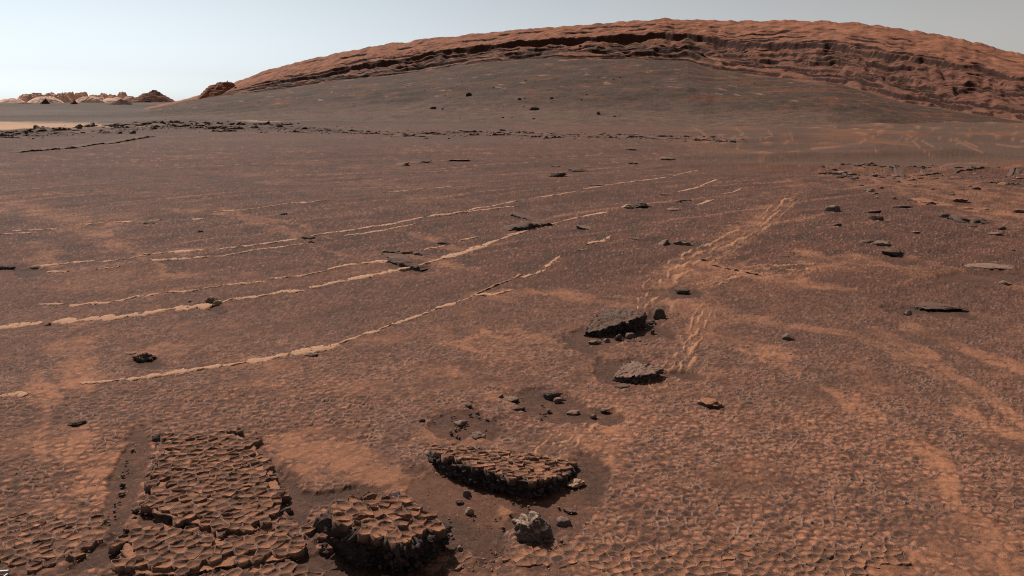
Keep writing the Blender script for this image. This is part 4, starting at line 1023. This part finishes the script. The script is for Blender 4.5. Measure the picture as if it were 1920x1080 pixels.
scatter(26, spot(1165, 640, 60, 14, (4, 10)), 'stone', 'tiny stone in the sand below the tilted slab', 'stones below the tilted slab', 'stone', [M_dark, M_grey], None, (.5, .8))
scatter(30, spot(870, 800, 70, 24, (4, 12)), 'stone', 'small stone behind the long low slab', 'stones behind the low slab', 'stone', [M_grey, M_dark], None, (.5, .8))

# boulders on the sand slope of the hill
HB = [(881, 180, 14, 10, 'tall black boulder, highest of the big ones on the sand slope'), (1003, 206, 20, 9, 'wide black boulder, largest on the sand slope'), (813, 204, 14, 6, 'dark twin boulder left on the sand slope'),
      (1034, 186, 10, 6, 'black notched boulder right of the tall one'), (974, 189, 8, 5, 'black boulder between the tall and the notched one'), (1000, 224, 9, 5, 'dark boulder below the largest one'), (1122, 216, 7, 8, 'upright dark boulder right on the sand slope'),
      (1153, 105 + 114, 6, 4, 'small dark boulder right of the upright one'), (942, 222, 7, 4, 'small dark boulder low on the slope left of the largest'), (1502, 240, 12, 5, 'dark boulder on the dunes at right'), (1477, 237, 10, 4, 'flat dark boulder left of the one on the dunes'),
      (1610, 251, 11, 4, 'dark boulder in front of the brown dune hump'), (1088, 88, 9, 5, 'dark block on the ledge just under the cap cliff'), (830, 206, 9, 4, 'dark flat boulder beside the twin boulder')]
def put_hill(u, y, w, h, label, seed, group=None, me=None):
    x, d, z = hill_at(u, y)
    me_ = me or rock_mesh('boulder', seed, 3, rough=.12, elong=1.1)
    o = add('boulder', me_, M_hillrock, loc=(x, d, z - .05), label=label, cat='boulder', group=group, rot=(0, 0, random.uniform(0, 6)))
    s_ = w * d / F; o.scale = (s_, s_ * .8, h * d / F * 1.2)
for k, (u, y, w, h, lb) in enumerate(HB): put_hill(u, y, w, h, lb, 8000 + k)
hbv = []
for k in range(8):
    me = rock_mesh('boulder', 8100 + k, 2, rough=.12, elong=1.1); me.materials.append(M_hillrock); hbv.append(me)
for k in range(110):
    u = random.gauss(1050, 240); y = random.uniform(140, 228)
    s_ = random.choice((2.0, 2.4, 3, 3, 4, 5.5))
    put_hill(u, y, s_, s_ * .55, ('tiny' if s_ < 3.5 else 'small') + ' dark boulder on the sand slope, ' + ('left of the tall boulder' if u < 870 else 'near the tall boulder' if u < 960 else 'above or near the largest boulder' if u < 1060 else 'near the upright boulder' if u < 1180 else 'right of the upright boulder') + (', high up' if y < 185 else ', low down'), 0, 'small boulders on the sand slope', hbv[k % 8])

# fine grit and chips over the plain: too many to count
def grit(name, n, vr, wpx, seed, mat, label):
    r = np.random.default_rng(seed)
    base = np.array([(1, 0, 0), (-.5, .87, 0), (-.5, -.87, 0), (.1, 0, .8), (-.6, .2, .45), (.5, .4, .5)], float)
    fcs = np.array([(0, 5, 3), (5, 1, 3), (1, 4, 3), (4, 2, 3), (2, 0, 3), (0, 1, 5), (1, 2, 4)])
    cos, fs = [], []
    for k in range(n):
        v = vr[0] + (vr[1] - vr[0]) * r.random() ** 1.1; u = r.uniform(-20, 1940)
        d = F * CH / (v - HOR); x = (u - 960) / F * d
        s_ = r.uniform(*wpx) * d / F * .5
        a = r.uniform(0, 6.28); ca, sa = math.cos(a), math.sin(a)
        b = base + r.normal(0, .18, base.shape)
        b = np.c_[(b[:, 0] * ca - b[:, 1] * sa) * s_, (b[:, 0] * sa + b[:, 1] * ca) * s_ * r.uniform(.5, 1), b[:, 2] * s_ * r.uniform(.4, .9)]
        cos.append(b + np.array([x, d, 0])); fs.append(fcs + 6 * k)
    co = np.vstack(cos); co[:, 2] += macro(co[:, 0], co[:, 1]) - .001
    add(name, mesh_np(name, co, np.vstack(fs)), mat, label=label, cat='gravel', kind='stuff')
def chips(name, n, pts, wid, wpx, seed, label):
    r = np.random.default_rng(seed); f = band(pts, wid, wpx); cos, fs = [], []
    P = [f() for _ in range(n)]; G_ = gpv([q[:2] for q in P])
    base = np.array([(1, 0, 0), (-.5, .87, 0), (-.5, -.87, 0), (.1, 0, .8), (-.6, .2, .45), (.5, .4, .5)], float)
    fcs = np.array([(0, 5, 3), (5, 1, 3), (1, 4, 3), (4, 2, 3), (2, 0, 3), (0, 1, 5), (1, 2, 4)])
    for k in range(n):
        s_ = P[k][2] * G_[k, 1] / F * .5; a = r.uniform(0, 6.28); ca, sa = math.cos(a), math.sin(a)
        b = base + r.normal(0, .2, base.shape)
        cos.append(np.c_[(b[:, 0] * ca - b[:, 1] * sa) * s_, (b[:, 0] * sa + b[:, 1] * ca) * s_, b[:, 2] * s_ * r.uniform(.4, .9)] + G_[k]); fs.append(fcs + 6 * k)
    add(name, mesh_np(name, np.vstack(cos), np.vstack(fs)), M_dark, label=label, cat='rubble', kind='stuff')
chips('rubble', 900, [(0, 254), (120, 250), (260, 238), (360, 236), (440, 238), (600, 243)], 9, (3, 9), 71, 'fine dark rubble filling the far left band of broken rocks')
chips('rubble', 700, [(600, 245), (740, 252), (900, 250), (1050, 255), (1200, 257), (1400, 263)], 6, (3, 8), 72, 'fine dark rubble along the foot of the hill')
chips('rubble', 500, [(1525, 313), (1600, 322), (1720, 325), (1920, 335)], 10, (3, 8), 73, 'fine dark rubble at the near edge of the right hand sand')
def slope_chips(n, seed, mat, label, ur, yr, sz):
    r = np.random.default_rng(seed); cos, fs = [], []
    base = np.array([(1, 0, -.2), (-.5, .87, -.2), (-.5, -.87, -.2), (.1, 0, .8), (-.6, .2, .45), (.5, .4, .5)], float)
    fcs = np.array([(0, 5, 3), (5, 1, 3), (1, 4, 3), (4, 2, 3), (2, 0, 3), (0, 1, 5), (1, 2, 4)])
    for k in range(n):
        u = r.uniform(*ur); y0 = float(I(u, *CONT)); y = y0 + (230 - y0) * r.uniform(.02, .95) ** 1.2
        x, d, z = hill_at(u, y); s_ = r.choice(sz) * d / F * .5
        b = base + r.normal(0, .2, base.shape)
        cos.append(b * np.array([s_, s_, s_ * r.uniform(.5, .9)]) + np.array([x, d, z])); fs.append(fcs + 6 * k)
    add('rubble', mesh_np('rubble', np.vstack(cos), np.vstack(fs)), mat, label=label, cat='rubble', kind='stuff')
slope_chips(900, 81, M_hillrock, 'dark gravel strewn over the sand slope of the hill', (480, 1900), None, (1.2, 1.6, 2.2))
slope_chips(500, 82, M_pale, 'pale chips strewn over the upper sand slope of the hill', (820, 1500), None, (1.0, 1.4, 2.0))
grit('gravel', 4600, (330, 1080), (1.2, 4), 31, M_dark, 'dark grit and chips strewn over the cracked plain')
grit('gravel', 5200, (360, 1080), (1.2, 4.5), 32, M_pale, 'pale broken crust chips strewn over the cracked plain')

# end of a pale metal tube of the vehicle that carries the camera, in the lower corner
def tube(p, q, r_, n=14):
    p, q = Vector(p), Vector(q); ax = (q - p).normalized(); s_ = ax.orthogonal().normalized(); t_ = ax.cross(s_)
    rings = [(p, r_ * .82), (p + ax * .004, r_), (q - ax * .004, r_), (q, r_ * .82)]
    co = [c_ + (s_ * math.cos(a) + t_ * math.sin(a)) * rr for c_, rr in rings for a in [2 * math.pi * i / n for i in range(n)]]
    fs = [(k * n + i, k * n + (i + 1) % n, (k + 1) * n + (i + 1) % n, (k + 1) * n + i) for k in range(3) for i in range(n)]
    me = bpy.data.meshes.new('tube'); me.from_pydata([tuple(c_) for c_ in co], [], fs + [tuple(range(n))[::-1], tuple(range(3 * n, 4 * n))]); return me
bx, by, bz = gp(2, 1080)
root = add('metal_tube', None, None, loc=(bx, by, bz), label='white metal tube end at the lower left corner', cat='metal tube')
add('tube', tube((-.20, -.03, .016), (.030, .006, .016), .007), M_metal, parent=root)
add('bracket', tube((.018, -.10, .008), (.030, .0, .009), .006), M_metal, parent=root)
